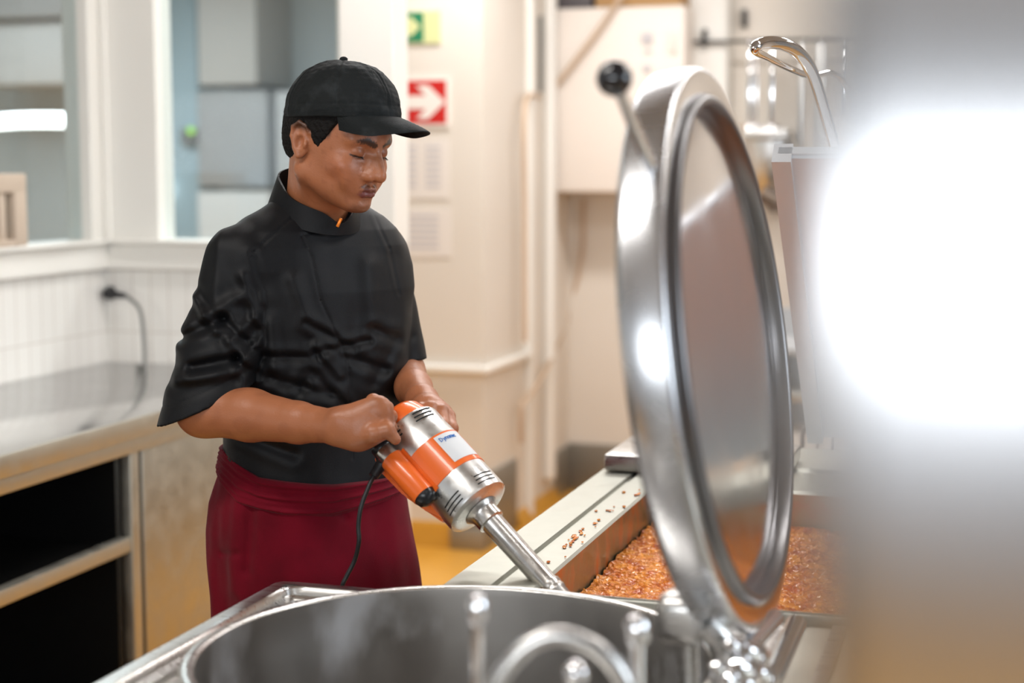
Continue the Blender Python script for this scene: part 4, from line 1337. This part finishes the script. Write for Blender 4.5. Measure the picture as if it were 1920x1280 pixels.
def handR(P):
    """right hand: back of the hand to the camera, fingers closed round the near leg of the loop"""
    g = lambda px, py, F: q(px, py, F)
    d = sd_cap(P, WRR, g(672, 800, 2.458), 0.0275, 0.031, flat=((0, 1, 0), 0.74))
    d = smin(d, sd_cap(P, g(665, 797, 2.459), g(706, 772, 2.457), 0.0305, 0.0265, flat=((0, 1, 0), 0.72)), 0.018)
    d = smin(d, sd_cap(P, g(672, 812, 2.463), g(712, 800, 2.461), 0.0250, 0.0215, flat=((0, 1, 0), 0.85)), 0.016)
    kn = [g(717, 790, 2.455), g(719, 769, 2.457), g(711, 757, 2.467), g(700, 752, 2.483)]
    mc = [g(676, 808, 2.453), g(676, 800, 2.447), g(672, 790, 2.451), g(668, 782, 2.461)]
    for a, b, r in zip(mc, kn, (0.0138, 0.0130, 0.0128, 0.0120)):
        d = smin(d, sd_cap(P, a, b, 0.0095, r * 0.86), 0.006)
        d = smin(d, sd_sphere(P, b, r * 0.92), 0.005)
    # phalanges close over the tube away from the camera
    f1 = [g(733, 801, 2.483), g(733, 780, 2.490), g(726, 764, 2.500), g(718, 757, 2.515)]
    f2 = [g(736, 818, 2.515), g(735, 798, 2.527), g(725, 785, 2.533), g(712, 778, 2.540)]
    f3 = [g(716, 822, 2.520), g(714, 806, 2.533), g(706, 796, 2.537), g(695, 790, 2.540)]
    for k_, a, b, c in zip(kn, f1, f2, f3):
        e = chain(P, [k_, a, b, c], [0.0115, 0.0098, 0.0088, 0.0078], 0.004)
        d = smin(d, e, 0.0035)
    # thumb: from the heel along the lower edge, tip down over the tube
    th = chain(P, [g(668, 818, 2.455), g(700, 812, 2.439), g(726, 806, 2.437), g(741, 823, 2.437)], [0.0190, 0.0150, 0.0115, 0.0088], 0.006)
    d = smin(d, th, 0.007)
    # knuckle dimples and tendons
    d = d + 0.0008 * np.exp(-(segd(P, g(716, 779, 2.465), g(700, 770, 2.465)) / 0.004) ** 2)
    return d

def handL(P):
    g = lambda px, py, F: q(px, py, F)
    d = sd_cap(P, WLL, g(806, 778, 2.610), 0.0275, 0.032, flat=((0.3, 1, 0.2), 0.75))
    d = smin(d, sd_cap(P, g(800, 772, 2.605), g(822, 782, 2.590), 0.028, 0.026, flat=((0, 1, 0.3), 0.8)), 0.015)
    kn = [g(790, 768, 2.560), g(808, 766, 2.557), g(827, 771, 2.559), g(840, 781, 2.565)]
    mc = [g(790, 768, 2.610), g(803, 766, 2.610), g(816, 768, 2.610), g(826, 776, 2.610)]
    for a, b in zip(mc, kn):
        d = smin(d, sd_cap(P, a, b, 0.0115, 0.0112), 0.006)
        d = smin(d, sd_sphere(P, b, 0.0122), 0.004)
    f1 = [g(784, 790, 2.529), g(806, 795, 2.525), g(832, 797, 2.527), g(847, 803, 2.535)]
    f2 = [g(790, 815, 2.525), g(812, 820, 2.521), g(832, 822, 2.525), g(843, 824, 2.535)]
    for k_, a, b in zip(kn, f1, f2):
        e = chain(P, [k_, a, b], [0.0115, 0.0104, 0.0088], 0.004)
        d = smin(d, e, 0.003)
    th = chain(P, [g(786, 776, 2.610), g(772, 790, 2.585), g(776, 812, 2.565)], [0.016, 0.012, 0.009], 0.006)
    return smin(d, th, 0.006)

def armR(P):
    e = sd_cap(P, q(405, 660, 2.64), ELR, 0.042, 0.042)
    f_ = sd_cap(P, ELR, q(470, 778, 2.58), 0.0425, 0.0420, flat=((0, 1, 0), 0.95))
    e = smin(e, f_, 0.02)
    e = smin(e, sd_cap(P, q(470, 778, 2.58), q(560, 792, 2.52), 0.0420, 0.0325), 0.012)
    e = smin(e, sd_cap(P, q(560, 792, 2.52), WRR, 0.0325, 0.0250, flat=((0, 1, 0), 0.85)), 0.010)
    e = smin(e, sd_sphere(P, q(632, 783, 2.45), 0.0075), 0.014)
    return smin(e, handR(P), 0.016)
def armL(P):
    e = sd_cap(P, q(736, 600, 2.88), ELL, 0.033, 0.036)
    e = smin(e, sd_cap(P, ELL, ELL * 0.45 + WLL * 0.55, 0.036, 0.031), 0.02)
    e = smin(e, sd_cap(P, ELL * 0.45 + WLL * 0.55, WLL, 0.031, 0.0245, flat=((0, 1, 0), 0.9)), 0.012)
    return smin(e, handL(P), 0.014)
rv, rf = surface(armR, q(300, 900, 2.50) * np.array([1, 0, 1]) + np.array([0, 2.40, 0]), np.array([q(770, 600, 2.6)[0], 2.74, ELR[2] + 0.16]), 0.0017)
lv, lfc = surface(armL, np.array([q(735, 700, 2.75)[0], 2.48, q(800, 860, 2.6)[2]]), np.array([q(900, 700, 2.7)[0], 2.98, ELL[2] + 0.20]), 0.0020)

# ---- trunk and legs beneath the clothes
def trunk(P):
    C0 = NB + np.array([0, 0.02, -0.02])
    d = sd_cap(P, NB + np.array([0.005, 0.02, -0.01]), q(600, 540, 2.80), 0.045, 0.075)
    shR = q(468, 492, 2.69); shL = q(700, 485, 2.88)
    d = smin(d, sd_cap(P, shR, shL, 0.036, 0.034), 0.04)
    d = smin(d, sd_ell(P, q(605, 540, 2.79), (0.115, 0.095, 0.16)), 0.06)
    d = smin(d, sd_ell(P, q(595, 800, 2.77), (0.105, 0.085, 0.20)), 0.06)
    d = smin(d, sd_cap(P, shR, q(405, 650, 2.64), 0.036, 0.036), 0.03)
    d = smin(d, sd_cap(P, shL, q(735, 570, 2.88), 0.034, 0.034), 0.02)
    hipR = q(530, 960, 2.72); hipL = q(650, 960, 2.86)
    for hp, fx, fy in ((hipR, -0.42, 2.74), (hipL, -0.25, 2.90)):
        kn_ = np.array([fx, fy - 0.01, 0.50]); an = np.array([fx, fy + 0.02, 0.09])
        d = smin(d, sd_cap(P, hp, kn_, 0.085, 0.055), 0.05)
        d = smin(d, sd_cap(P, kn_, an, 0.054, 0.036), 0.03)
    return d
tv, tf = surface(trunk, np.array([-0.66, 2.50, 0.06]), np.array([-0.02, 3.10, 1.52]), 0.008)
allv = np.concatenate([hv, rv, lv, tv])
allf = np.concatenate([hf, rf + len(hv), lfc + len(hv) + len(rv), tf + len(hv) + len(rv) + len(lv)])
body = obj('body', (allv, allf), M['skin'], man, angle=180)
def arm_tone(P):
    c = np.repeat(SKIN[None], len(P), 0)
    c = mixc(c, SKIN_D, 0.3 * sstep(0.4, 1.3, wav(P, 5, 90, 8)))
    hr = sstep(0.10, 0.0, np.linalg.norm(P - q(715, 780, 2.6), axis=1))
    c = mixc(c, np.array(s2l(172, 102, 72)), 0.5 * hr)
    return c
def body_tone(P):
    c = arm_tone(P)
    m_ = P[:, 2] > NB[2] - 0.03
    m_ &= np.linalg.norm(P[:, :2] - HO[:2], axis=1) < 0.2
    c[m_] = head_tone(P[m_])
    return c
set_tone(body, body_tone, man['_w'])

# eyes, lashes, nail
for sx in (-1, 1):
    c_ = from_head((sx * 0.0310, 0.0735, 0.0015))
    e = obj('eye', ball(B(), c_, 0.0121 * HS, 32), M['eyewhite'], body, angle=180)
    ir = c_ + HS * 0.0128 * ((np.array([0.05, 0.80, -0.60])) @ HR)
    def eye_tone(P, ir=ir):
        d_ = np.linalg.norm(P - ir, axis=1)
        c = np.repeat(np.array(s2l(190, 175, 165))[None], len(P), 0)
        return mixc(c, (0.01, 0.006, 0.004), sstep(0.0075, 0.0060, d_))
    set_tone(e, eye_tone, man['_w'])
    bm = B()
    for k in range(22):
        x = 0.0205 + 0.0215 * k / 21
        yy = 0.0735 + sqrt(max(0.0136 ** 2 - (x - 0.031) ** 2 - 0.0066 ** 2, 0)) + 0.0004
        a = from_head((sx * x, yy, -0.0052)); b = from_head((sx * (x + (x - 0.031) * 0.18), yy + 0.0028, -0.0078)); c2 = from_head((sx * (x + (x - 0.031) * 0.3), yy + 0.0048, -0.0088))
        tube(bm, [a, b, c2], [0.00022, 0.00016, 0.00006], 4)
    obj('eyelashes', bm, M['hair'], body)
tip = q(741, 823, 2.572)
bm = B(); ball(bm, (0, 0, 0), 1.0, 20)
nrm = ring_dir(q(742, 815, 2.56) - q(738, 826, 2.60)); axd = ring_dir(q(741, 823, 2.572) - q(726, 806, 2.572)); third = np.cross(nrm, axd); third /= np.linalg.norm(third); nrm = np.cross(axd, third)
for v in bm.verts:
    l_ = np.array(v.co[:]) * np.array([0.0078, 0.0056, 0.0022])
    v.co = Vector(tuple(tip + nrm * 0.0078 * (1 if nrm[1] < 0 else -1) + axd * (l_[0] + 0.001) + third * l_[1] + nrm * l_[2]))
obj('thumb_nail', bm, M['nail'], body)

# ---- hair below the cap
def hair_sdf(P):
    p = to_head(P); s = p.copy(); s[..., 0] = np.abs(p[..., 0])
    d = sd_ell(s, (0, -0.006, 0.036), (0.0812, 0.1030, 0.095))
    d = smin(d, sd_ell(s, (0, -0.052, -0.012), (0.056, 0.050, 0.052)), 0.02)
    n_ = 0.0008 * wav(p, 21, 620, 10) + 0.0006 * wav(p, 22, 1300, 8)
    d = d + n_
    # keep: above a hairline that runs from the temple down round the ear to the nape
    y = s[..., 1]
    line = np.interp(y, [-0.11, -0.060, -0.035, -0.029, -0.012, 0.006, 0.016, 0.022, 0.036, 0.044, 0.06], [-0.045, -0.050, -0.040, 0.018, 0.028, 0.018, -0.010, -0.010, 0.014, 0.030, 0.06])
    d = smax(d, (line - s[..., 2]) * 0.8 + n_ * 0.5, 0.004)
    d = smax(d, (y - 0.052) + n_, 0.004)
    d = smax(d, s[..., 2] - 0.085, 0.003)
    return d * HS
v_, f_ = surface(hair_sdf, HO - np.array([0.13, 0.13, 0.08]), HO + np.array([0.11, 0.13, 0.12]), 0.0018)
obj('hair', (v_, f_), M['hair'], man, angle=180)

# ---- cap
CT = radians(-14.5)
def cap_p(p):
    """cap frame: a little tilted against the head"""
    q_ = p - np.array([0, 0, 0.040])
    y = q_[..., 1] * cos(CT) - q_[..., 2] * sin(CT); z = q_[..., 1] * sin(CT) + q_[..., 2] * cos(CT)
    return np.stack([q_[..., 0], y, z], -1)
def cap_inv(c):
    c = np.asarray(c, float)
    y = c[1] * cos(CT) + c[2] * sin(CT); z = -c[1] * sin(CT) + c[2] * cos(CT)
    return np.array([c[0], y, z + 0.040])
CA, CB_, CH = 0.0860, 0.1055, 0.098
CY = 0.004
def cap_sdf(P):
    c = cap_p(to_head(P))
    r = np.array([CA, CB_, CH])
    Q = (c - np.array([0, CY, 0])) / r
    zz = np.clip(Q[..., 2], -0.5, 1.5)
    k = (np.abs(Q[..., 0]) ** 2.15 + np.abs(Q[..., 1]) ** 2.15) ** (2 / 2.15)
    m_ = (k ** (2.35 / 2) + np.abs(zz) ** 2.35) ** (1 / 2.35)
    d = (m_ - 1) * 0.088
    # panel seams: front seam, back seam, four sides
    an = np.arctan2(Q[..., 0], Q[..., 1])
    rad = np.sqrt(k)
    for a0 in (0, pi / 3, -pi / 3, 2 * pi / 3, -2 * pi / 3, pi):
        da = np.abs((an - a0 + pi) % (2 * pi) - pi) * rad * 0.09
        d = d + 0.0012 * np.exp(-(da / 0.0018) ** 2) * (rad > 0.1) - 0.0006 * np.exp(-((da - 0.005) / 0.0022) ** 2) * (rad > 0.1)
    d = d + 0.0011 * wav(c, 31, 75, 9) + 0.0005 * wav(c, 32, 220, 9)
    d = d - 0.0009 * np.exp(-((c[..., 2] - 0.012) / 0.006) ** 2) + 0.0008 * np.exp(-((c[..., 2] - 0.022) / 0.0016) ** 2)
    d = smax(d, -c[..., 2], 0.002)
    # hollow inside
    m2 = d + 0.0035
    inner = smax((m_ - 1) * 0.088 + 0.006, -(c[..., 2] + 0.02), 0.001)
    d = smax(d, -inner, 0.001)
    # button
    d = smin(d, sd_ell(c, (0, CY, CH + 0.0035), (0.0072, 0.0072, 0.0042)), 0.0015)
    # eyelets
    for a0 in (pi / 2, -pi / 2, pi / 6 * 5, -pi / 6 * 5):
        e = np.array([sin(a0) * CA * 0.66, CY + cos(a0) * CB_ * 0.66, CH * 0.78])
        rr = np.linalg.norm(c - e, axis=-1)
        d = d + 0.0006 * np.exp(-(rr / 0.0022) ** 2) - 0.0004 * np.exp(-((rr - 0.0045) / 0.0015) ** 2)
    return d * HS
v_, f_ = surface(cap_sdf, HO - np.array([0.15, 0.15, -0.00]), HO + np.array([0.15, 0.15, 0.19]), 0.0017)
cap = obj('cap', (v_, f_), M['capcloth'], man, angle=180)
# brim
bm = B(); ns, nt_ = 48, 18
top_, bot_ = [], []
for layer, store in ((0.0018, top_), (-0.0014, bot_)):
    for i in range(ns + 1):
        s = -1 + 2 * i / ns
        a = s * radians(60)
        bx, by = sin(a) * (CA - 0.001), CY + cos(a) * (CB_ - 0.001)
        ext = 0.076 * max(0.0, 1 - abs(s) ** 2.4) ** 0.85
        row = []
        for j in range(nt_ + 1):
            t = j / nt_
            x = bx * (1 + 0.03 * t) * (1 - 0.10 * t * abs(s)); y = by + ext * t
            z = 0.003 - 0.016 * t - 0.008 * t * t - (x / CA) ** 2 * 0.021 * min(1.0, ext * t / 0.040) + 0.0004 * sin(t * 60) * (layer > 0)
            row.append(bm.verts.new(tuple(from_head(cap_inv((x, y, z + layer * (1 - 0.45 * t ** 8)))))))
        store.append(row)
for G_, fl in ((top_, False), (bot_, True)):
    for i in range(ns):
        for j in range(nt_):
            q4 = (G_[i][j], G_[i + 1][j], G_[i + 1][j + 1], G_[i][j + 1])
            bm.faces.new(q4[::-1] if fl else q4)
for i in range(ns):
    bm.faces.new((top_[i][nt_], top_[i + 1][nt_], bot_[i + 1][nt_], bot_[i][nt_]))
    bm.faces.new((top_[i][0], bot_[i][0], bot_[i + 1][0], top_[i + 1][0]))
for e in (0, ns):
    for j in range(nt_):
        try:
            bm.faces.new((top_[e][j], top_[e][j + 1], bot_[e][j + 1], bot_[e][j]))
        except ValueError:
            pass
bmesh.ops.remove_doubles(bm, verts=bm.verts[:], dist=0.00005)
obj('brim', bm, M['capcloth'], cap, angle=60)

# ---- jacket
TT = radians(40)
tl = np.array([cos(TT), sin(TT)]); tfw = np.array([sin(TT), -cos(TT)])
FT = 2.78
def zy(py, F=FT):
    return q(600, py, F)[2]
def prof_table(rows):
    """rows: py, left px, right px, depth half, dF -> arrays over z"""
    z, cx, wv, dv, fv = [], [], [], [], []
    for (py, l, r, dh, dF) in rows:
        a = q(l, py, FT + dF); b = q(r, py, FT + dF)
        z.append(a[2]); cx.append((a[0] + b[0]) / 2); wv.append((b[0] - a[0]) / 2); dv.append(dh); fv.append(FT + dF)
    o = np.argsort(z)
    return [np.array(x)[o] for x in (z, cx, wv, dv, fv)]
def loft(P, tab, e=2.3, theta=TT):
    z, cx, wv, dv, fv = tab
    Z = P[..., 2]
    c = np.interp(Z, z, cx); w_ = np.interp(Z, z, wv); b = np.interp(Z, z, dv); F0 = np.interp(Z, z, fv)
    st, ct = sin(theta), cos(theta)
    a = np.sqrt(np.maximum(w_ ** 2 - (b * st) ** 2, (0.35 * w_) ** 2)) / ct
    x = P[..., 0] - c; y = P[..., 1] - F0
    u = (x * ct + y * st) / a; v = (x * st - y * ct) / b
    m_ = (np.abs(u) ** e + np.abs(v) ** e) ** (1 / e)
    return (m_ - 1) * np.minimum(a, b) * 0.92, (u, v)
TJ = prof_table([(355, 560, 625, .035, -.02), (385, 520, 672, .055, -.01), (405, 482, 706, .075, 0), (430, 452, 732, .092, 0), (460, 432, 746, .103, 0), (500, 415, 757, .112, 0), (540, 420, 762, .117, 0),
                 (600, 425, 763, .118, 0), (660, 432, 760, .115, 0), (710, 438, 757, .113, 0), (770, 438, 752, .112, 0), (830, 434, 745, .116, 0), (890, 432, 742, .12, 0), (930, 432, 742, .12, 0)])
SHR = q(449, 486, 2.665); CUFR = q(391, 759, 2.625)
SHL = q(706, 470, 2.885); CUFL = q(741, 652, 2.875)
# creases on the right sleeve and the front, as segments in the R,Z plane (px, py)
CRS = [((330, 640), (415, 600), .008, .0045), ((415, 600), (470, 660), .007, .0040), ((352, 560), (400, 618), .007, -.0035), ((380, 590), (445, 560), .009, -.004), ((360, 690), (440, 672), .008, .0048), ((440, 672), (478, 715), .006, .0035),
       ((330, 712), (420, 700), .009, -.0040), ((470, 480), (500, 560), .006, .0045), ((500, 560), (498, 640), .006, .0050), ((500, 640), (470, 720), .007, .0050), ((450, 520), (480, 610), .008, -.004), ((400, 440), (396, 560), .010, -.0025),
       ((430, 640), (470, 600), .007, -.0030), ((470, 655), (440, 700), .007, -.003)]
CRF = [((585, 600), (665, 655), .006, .0030), ((600, 655), (690, 640), .006, .0035), ((640, 660), (720, 700), .008, .0032), ((590, 690), (560, 740), .008, .003), ((500, 660), (600, 665), .007, .0030), ((520, 700), (620, 735), .008, .0035),
       ((560, 520), (590, 600), .010, -.0025), ((520, 600), (530, 700), .012, -.0030), ((690, 500), (700, 600), .014, -.0025), ((600, 700), (650, 760), .007, .003), ((475, 760), (560, 790), .010, .003), ((700, 620), (750, 650), .008, .003), ((740, 640), (700, 720), .010, .003),
       ((640, 700), (600, 640), .006, -.0025), ((450, 800), (560, 840), .009, .0025), ((680, 800), (735, 830), .008, .003)]
SEAM = [((570, 440), (588, 480)), ((588, 480), (606, 560)), ((606, 560), (640, 640)), ((640, 640), (655, 690)), ((655, 690), (660, 860)), ((570, 440), (636, 420))]
SEAM2 = [((556, 402), (481, 474)), ((688, 395), (722, 470)), ((722, 470), (742, 560))]
def jacket_core(P):
    d, _ = loft(P, TJ)
    # collarbone / shoulder yoke
    d = smin(d, sd_cap(P, q(560, 420, 2.74), SHR + np.array([0.006, 0.0, 0.0]), 0.055, 0.048), 0.03)
    d = smin(d, sd_cap(P, q(640, 430, 2.80), SHL + np.array([-0.004, 0.0, 0.0]), 0.050, 0.045), 0.03)
    return d
def jacket_sdf(P):
    d = jacket_core(P)
    front = sstep(FT + 0.02, FT - 0.04, P[..., 1])
    dd = 0
    for (a, b, w_, am) in CRF:
        x_ = segd(P, q(*a, 2.70), q(*b, 2.70)) / w_
        dd = dd + am * (np.exp(-x_ ** 2) - 0.5 * np.exp(-((x_ - 2.1) / 1.2) ** 2))
    dd = dd * 1.2
    for (a, b) in SEAM:
        s_ = segd(P, q(*a, 2.69), q(*b, 2.69))
        dd = dd + 0.0016 * np.exp(-(s_ / 0.0016) ** 2)
    for (a, b) in SEAM2:
        s_ = segd(P, q(*a, 2.68), q(*b, 2.68))
        dd = dd + 0.0015 * np.exp(-(s_ / 0.0018) ** 2) - 0.0007 * np.exp(-((s_ - 0.005) / 0.003) ** 2)
    d = d + dd * front
    d = d + 0.0020 * wav(P, 41, 24, 8, (1, 1, 1.3)) + 0.0008 * wav(P, 42, 60, 8, (1, 1, .7))
    # hem
    hemline = zy(893) + 0.0 * P[..., 0]
    # right sleeve
    t_ = CUFR - SHR; Lr = np.linalg.norm(t_); t_ = t_ / Lr
    sl = sd_cap(P, SHR, CUFR + t_ * 0.10, 0.058, 0.0825, flat=((0.1, 1, 0), 0.86))
    ds = 0
    for (a, b, w_, am) in CRS:
        x_ = segd(P, q(*a, 2.58), q(*b, 2.58)) / w_
        ds = ds + 1.5 * am * (np.exp(-x_ ** 2) - 0.55 * np.exp(-((x_ - 2.1) / 1.2) ** 2))
    sl = sl + ds * sstep(2.72, 2.60, P[..., 1])
    sl = sl + 0.0016 * wav(P, 45, 45, 8)
    # the cuff opening is a plane across the arm, seen edge-on along the photo's hem line
    e1 = q(312, 789, 2.62); e2 = q(470, 725, 2.60)
    hemd = ring_dir(e2 - e1); pn = np.cross(hemd, np.array([0, 1.0, 0.10])); pn /= np.linalg.norm(pn)
    if pn[2] > 0: pn = -pn
    cut = (P - e1) @ pn
    sl = sl - 0.0012 * np.exp(-((cut + 0.012) / 0.010) ** 2) + 0.0012 * np.exp(-((cut + 0.026) / 0.0016) ** 2)
    inn = sd_cap(P, SHR + t_ * 0.12, CUFR + t_ * 0.12, 0.046, 0.0765, flat=((0.1, 1, 0), 0.86))
    sl = smax(sl, cut, 0.0015)
    d = smin(d, sl, 0.010)
    d = smax(d, -smax(inn, -(cut + 0.09), 0.004), 0.002)
    # left sleeve
    t2 = CUFL - SHL; t2 = t2 / np.linalg.norm(t2)
    s2 = sd_cap(P, SHL, CUFL + t2 * 0.06, 0.050, 0.053)
    s2 = s2 + 0.003 * np.exp(-(segd(P, q(735, 640, 2.9), q(775, 625, 2.9)) / 0.008) ** 2) + 0.0016 * wav(P, 46, 50, 8)
    cut2 = -(P[..., 2] - q(760, 671, 2.88)[2])
    inn2 = sd_cap(P, SHL + t2 * 0.08, CUFL + t2 * 0.1, 0.036, 0.0455)
    s2 = smax(s2, cut2, 0.0015)
    s2 = smax(s2, -smax(inn2, (P[..., 2] - q(760, 671, 2.88)[2] - 0.06), 0.004), 0.002)
    d = smin(d, s2, 0.008)
    d = smax(d, hemline - P[..., 2], 0.003)
    # neck opening
    nk = sd_cap(P, NB + np.array([0.010, 0.005, -0.04]), NB + np.array([0.010, 0.006, 0.12]), 0.046, 0.056)
    d = smax(d, -nk, 0.004)
    return d
v_, f_ = surface(jacket_sdf, np.array([-0.68, 2.50, zy(900)]), np.array([-0.10, 3.08, zy(345)]), 0.0026)
jk = obj('jacket', (v_, f_), M['cloth'], man, angle=180)

# stand collar: a band round the neck, open at the front
CC0 = q(592, 415, 2.745); CC1 = q(597, 372, 2.735)
def collar_band():
    bm = B(); n = 96; rows = 8
    # lower and upper rings traced round the neck; angle 0 = throat
    ths = np.linspace(-pi + 0.02, pi - 0.02, n)
    lowc, upc = q(590, 421, 2.745), q(596, 375, 2.735)
    out, inn = [], []
    for th in ths:
        # direction in the horizontal plane, th=0 points forward of the torso
        dx = sin(TT + th) if False else (tfw[0] * cos(th) + tl[0] * sin(th)); dy = tfw[1] * cos(th) + tl[1] * sin(th)
        f_ = (1 + cos(th)) / 2
        ro, ri = [], []
        for j in range(rows + 1):
            t = j / rows
            R0 = 0.080 + 0.000 * f_; R1 = 0.065 + 0.005 * f_
            Rr = R0 * (1 - t) + R1 * t + 0.0025 * sin(th * 5 + 1) * t
            zl = lowc[2] + 0.046 * (1 - f_) - 0.016 * f_
            zu = zl + 0.052 - 0.016 * f_ - 0.016 * math.exp(-(th / 0.30) ** 2)
            cxy = lowc[:2] * (1 - t) + upc[:2] * t
            for Rk, st in ((Rr, ro), (Rr - 0.003, ri)):
                p_ = np.array([cxy[0] + dx * Rk, cxy[1] + dy * Rk, zl * (1 - t) + zu * t])
                st.append(bm.verts.new(tuple(p_)))
        out.append(ro); inn.append(ri)
    for i in range(n - 1):
        for j in range(rows):
            bm.faces.new((out[i][j], out[i + 1][j], out[i + 1][j + 1], out[i][j + 1]))
            bm.faces.new((inn[i][j], inn[i][j + 1], inn[i + 1][j + 1], inn[i + 1][j]))
        bm.faces.new((out[i][rows], out[i + 1][rows], inn[i + 1][rows], inn[i][rows]))
        bm.faces.new((out[i][0], inn[i][0], inn[i + 1][0], out[i + 1][0]))
    return bm
obj('collar', collar_band(), M['cloth'], jk, angle=50)
zp = q(637, 415, 2.66)
bm = B(); box(bm, zp[0] - 0.0026, zp[0] + 0.0026, zp[1] - 0.002, zp[1] + 0.002, zp[2] - 0.010, zp[2] + 0.006, 0.0012)
bmesh.ops.rotate(bm, verts=bm.verts[:], cent=Vector(tuple(zp)), matrix=Matrix.Rotation(radians(25), 3, 'Y'))
z_ = obj('zip_pull', bm, M['zip'], jk)

# ---- apron
TA = prof_table([(800, 436, 740, .122, 0), (835, 431, 741, .126, 0), (880, 421, 744, .132, 0), (930, 408, 748, .138, 0), (980, 405, 756, .142, 0), (1040, 409, 768, .146, 0), (1095, 413, 777, .150, 0), (1150, 416, 786, .153, 0), (1500, 430, 820, .168, 0), (1560, 430, 822, .168, 0)])
def topline(P):
    # band's upper edge sinks from his back hip to his front
    return np.interp(P[..., 0], [q(430, 840, FT)[0], q(510, 868, FT)[0], q(640, 884, FT)[0], q(740, 888, FT)[0]], [q(430, 828, FT)[2], q(510, 866, FT)[2], q(640, 884, FT)[2], q(740, 888, FT)[2]])
def botline(P):
    return np.interp(P[..., 0], [q(415, 880, FT)[0], q(470, 905, FT)[0], q(560, 930, FT)[0], q(640, 938, FT)[0], q(745, 926, FT)[0]], [q(415, 872, FT)[2], q(470, 912, FT)[2], q(560, 930, FT)[2], q(640, 938, FT)[2], q(745, 926, FT)[2]])
PLT = [((478, 930), (470, 1060), .010, .006), ((500, 930), (510, 1100), .018, -.003), ((452, 930), (440, 1100), .014, -.003), ((625, 935), (648, 975), .006, .005), ((700, 940), (690, 1100), .018, .004), ((735, 930), (745, 1100), .014, -.003), ((415, 1040), (450, 1030), .006, .003), ((560, 940), (570, 1100), .03, -.003), ((530, 935), (600, 940), .006, .003)]
def apron_sdf(P):
    d, (u, v) = loft(P, TA, 2.25)
    front = sstep(FT + 0.05, FT - 0.02, P[..., 1])
    dd = 0
    for (a, b, w_, am) in PLT:
        dd = dd + am * np.exp(-(segd(P, q(*a, 2.66), q(*b, 2.66)) / w_) ** 2)
    an = np.arctan2(u, v)
    down = sstep(botline(P), botline(P) - 0.25, P[..., 2])
    d = d + dd * front + 0.004 * down * np.sin(an * 9 + 1.3 + 2 * P[..., 2]) + 0.0016 * wav(P, 51, 22, 8, (1, 1, .5)) + 0.0008 * wav(P, 52, 70, 8, (1, 1, .6))
    d = smax(d, -(d + 0.004), 0.001) if False else d
    inner = d + 0.006
    d = smax(d, (P[..., 2] - (botline(P) + 0.01)) * 0.9, 0.002)
    zb = 0.46
    d = np.maximum(d, zb - P[..., 2])
    d = smax(d, -smax(inner, P[..., 2] - (zb + 0.25), 0.004), 0.001)
    return d
v_, f_ = surface(apron_sdf, np.array([-0.60, 2.48, 0.44]), np.array([-0.08, 3.06, zy(860)]), 0.0036)
apn = obj('apron', (v_, f_), M['apron'], man, angle=180)
def band_sdf(P):
    d, (u, v) = loft(P, TA, 2.25)
    tz, bz = topline(P), botline(P)
    t = (tz - P[..., 2]) / np.maximum(tz - bz, 0.01)
    an = np.arctan2(u, v)
    d = d - 0.0045 - 0.0022 * np.sin(t * 17 + 1.2 * np.sin(an * 2) + 0.5) * sstep(-0.05, 0.2, P[..., 0] + 0.50) - 0.0012 * np.sin(t * 33 + an * 3)
    d = d + 0.0008 * wav(P, 61, 60, 8)
    d = smax(d, P[..., 2] - tz, 0.004)
    d = smax(d, bz - P[..., 2], 0.004)
    return d
v_, f_ = surface(band_sdf, np.array([-0.60, 2.55, zy(960)]), np.array([-0.08, 3.04, zy(795)]), 0.0024)
obj('waistband', (v_, f_), M['apron'], apn, angle=180)
bm = B(); ball(bm, q(407, 1000, 2.80), 0.012, 12, (0.5, 1, 1.6))
obj('apron_tie', bm, M['trouser'], apn)

# ---- trousers and shoes
def trs(P):
    d = None
    for hp, fx, fy in ((q(530, 960, 2.74), -0.42, 2.74), (q(650, 960, 2.84), -0.25, 2.90)):
        kn_ = np.array([fx, fy - 0.01, 0.50]); an = np.array([fx, fy + 0.02, 0.085])
        e = smin(sd_cap(P, hp, kn_, 0.097, 0.075), sd_cap(P, kn_, an, 0.075, 0.062), 0.03)
        d = e if d is None else smin(d, e, 0.03)
    d = smin(d, sd_ell(P, q(592, 930, 2.79), (0.125, 0.105, 0.12)), 0.05)
    d = d + 0.002 * wav(P, 71, 40, 6)
    return np.maximum(d, 0.075 - P[..., 2])
v_, f_ = surface(trs, np.array([-0.62, 2.55, 0.06]), np.array([-0.08, 3.05, 1.10]), 0.006)
obj('trousers', (v_, f_), M['trouser'], man, angle=180)
for (fx, fy) in ((-0.42, 2.76), (-0.25, 2.92)):
    def shoe(P, fx=fx, fy=fy):
        a = np.array([fx, fy, 0.05]); d3 = np.array([sin(TT), -cos(TT), 0])
        d = sd_cap(P, a - d3 * 0.02, a + d3 * 0.17 + np.array([0, 0, -0.012]), 0.047, 0.038)
        d = smin(d, sd_cap(P, a, a + np.array([0, 0, 0.05]), 0.045, 0.045), 0.02)
        return np.maximum(d, 0.001 - P[..., 2])
    v_, f_ = surface(shoe, np.array([fx - 0.12, fy - 0.25, -0.004]), np.array([fx + 0.25, fy + 0.12, 0.16]), 0.005)
    obj('shoe', (v_, f_), M['rubber'], man, angle=180)

# tidy the helper property
for o in bpy.data.objects:
    if '_w' in o:
        del o['_w']
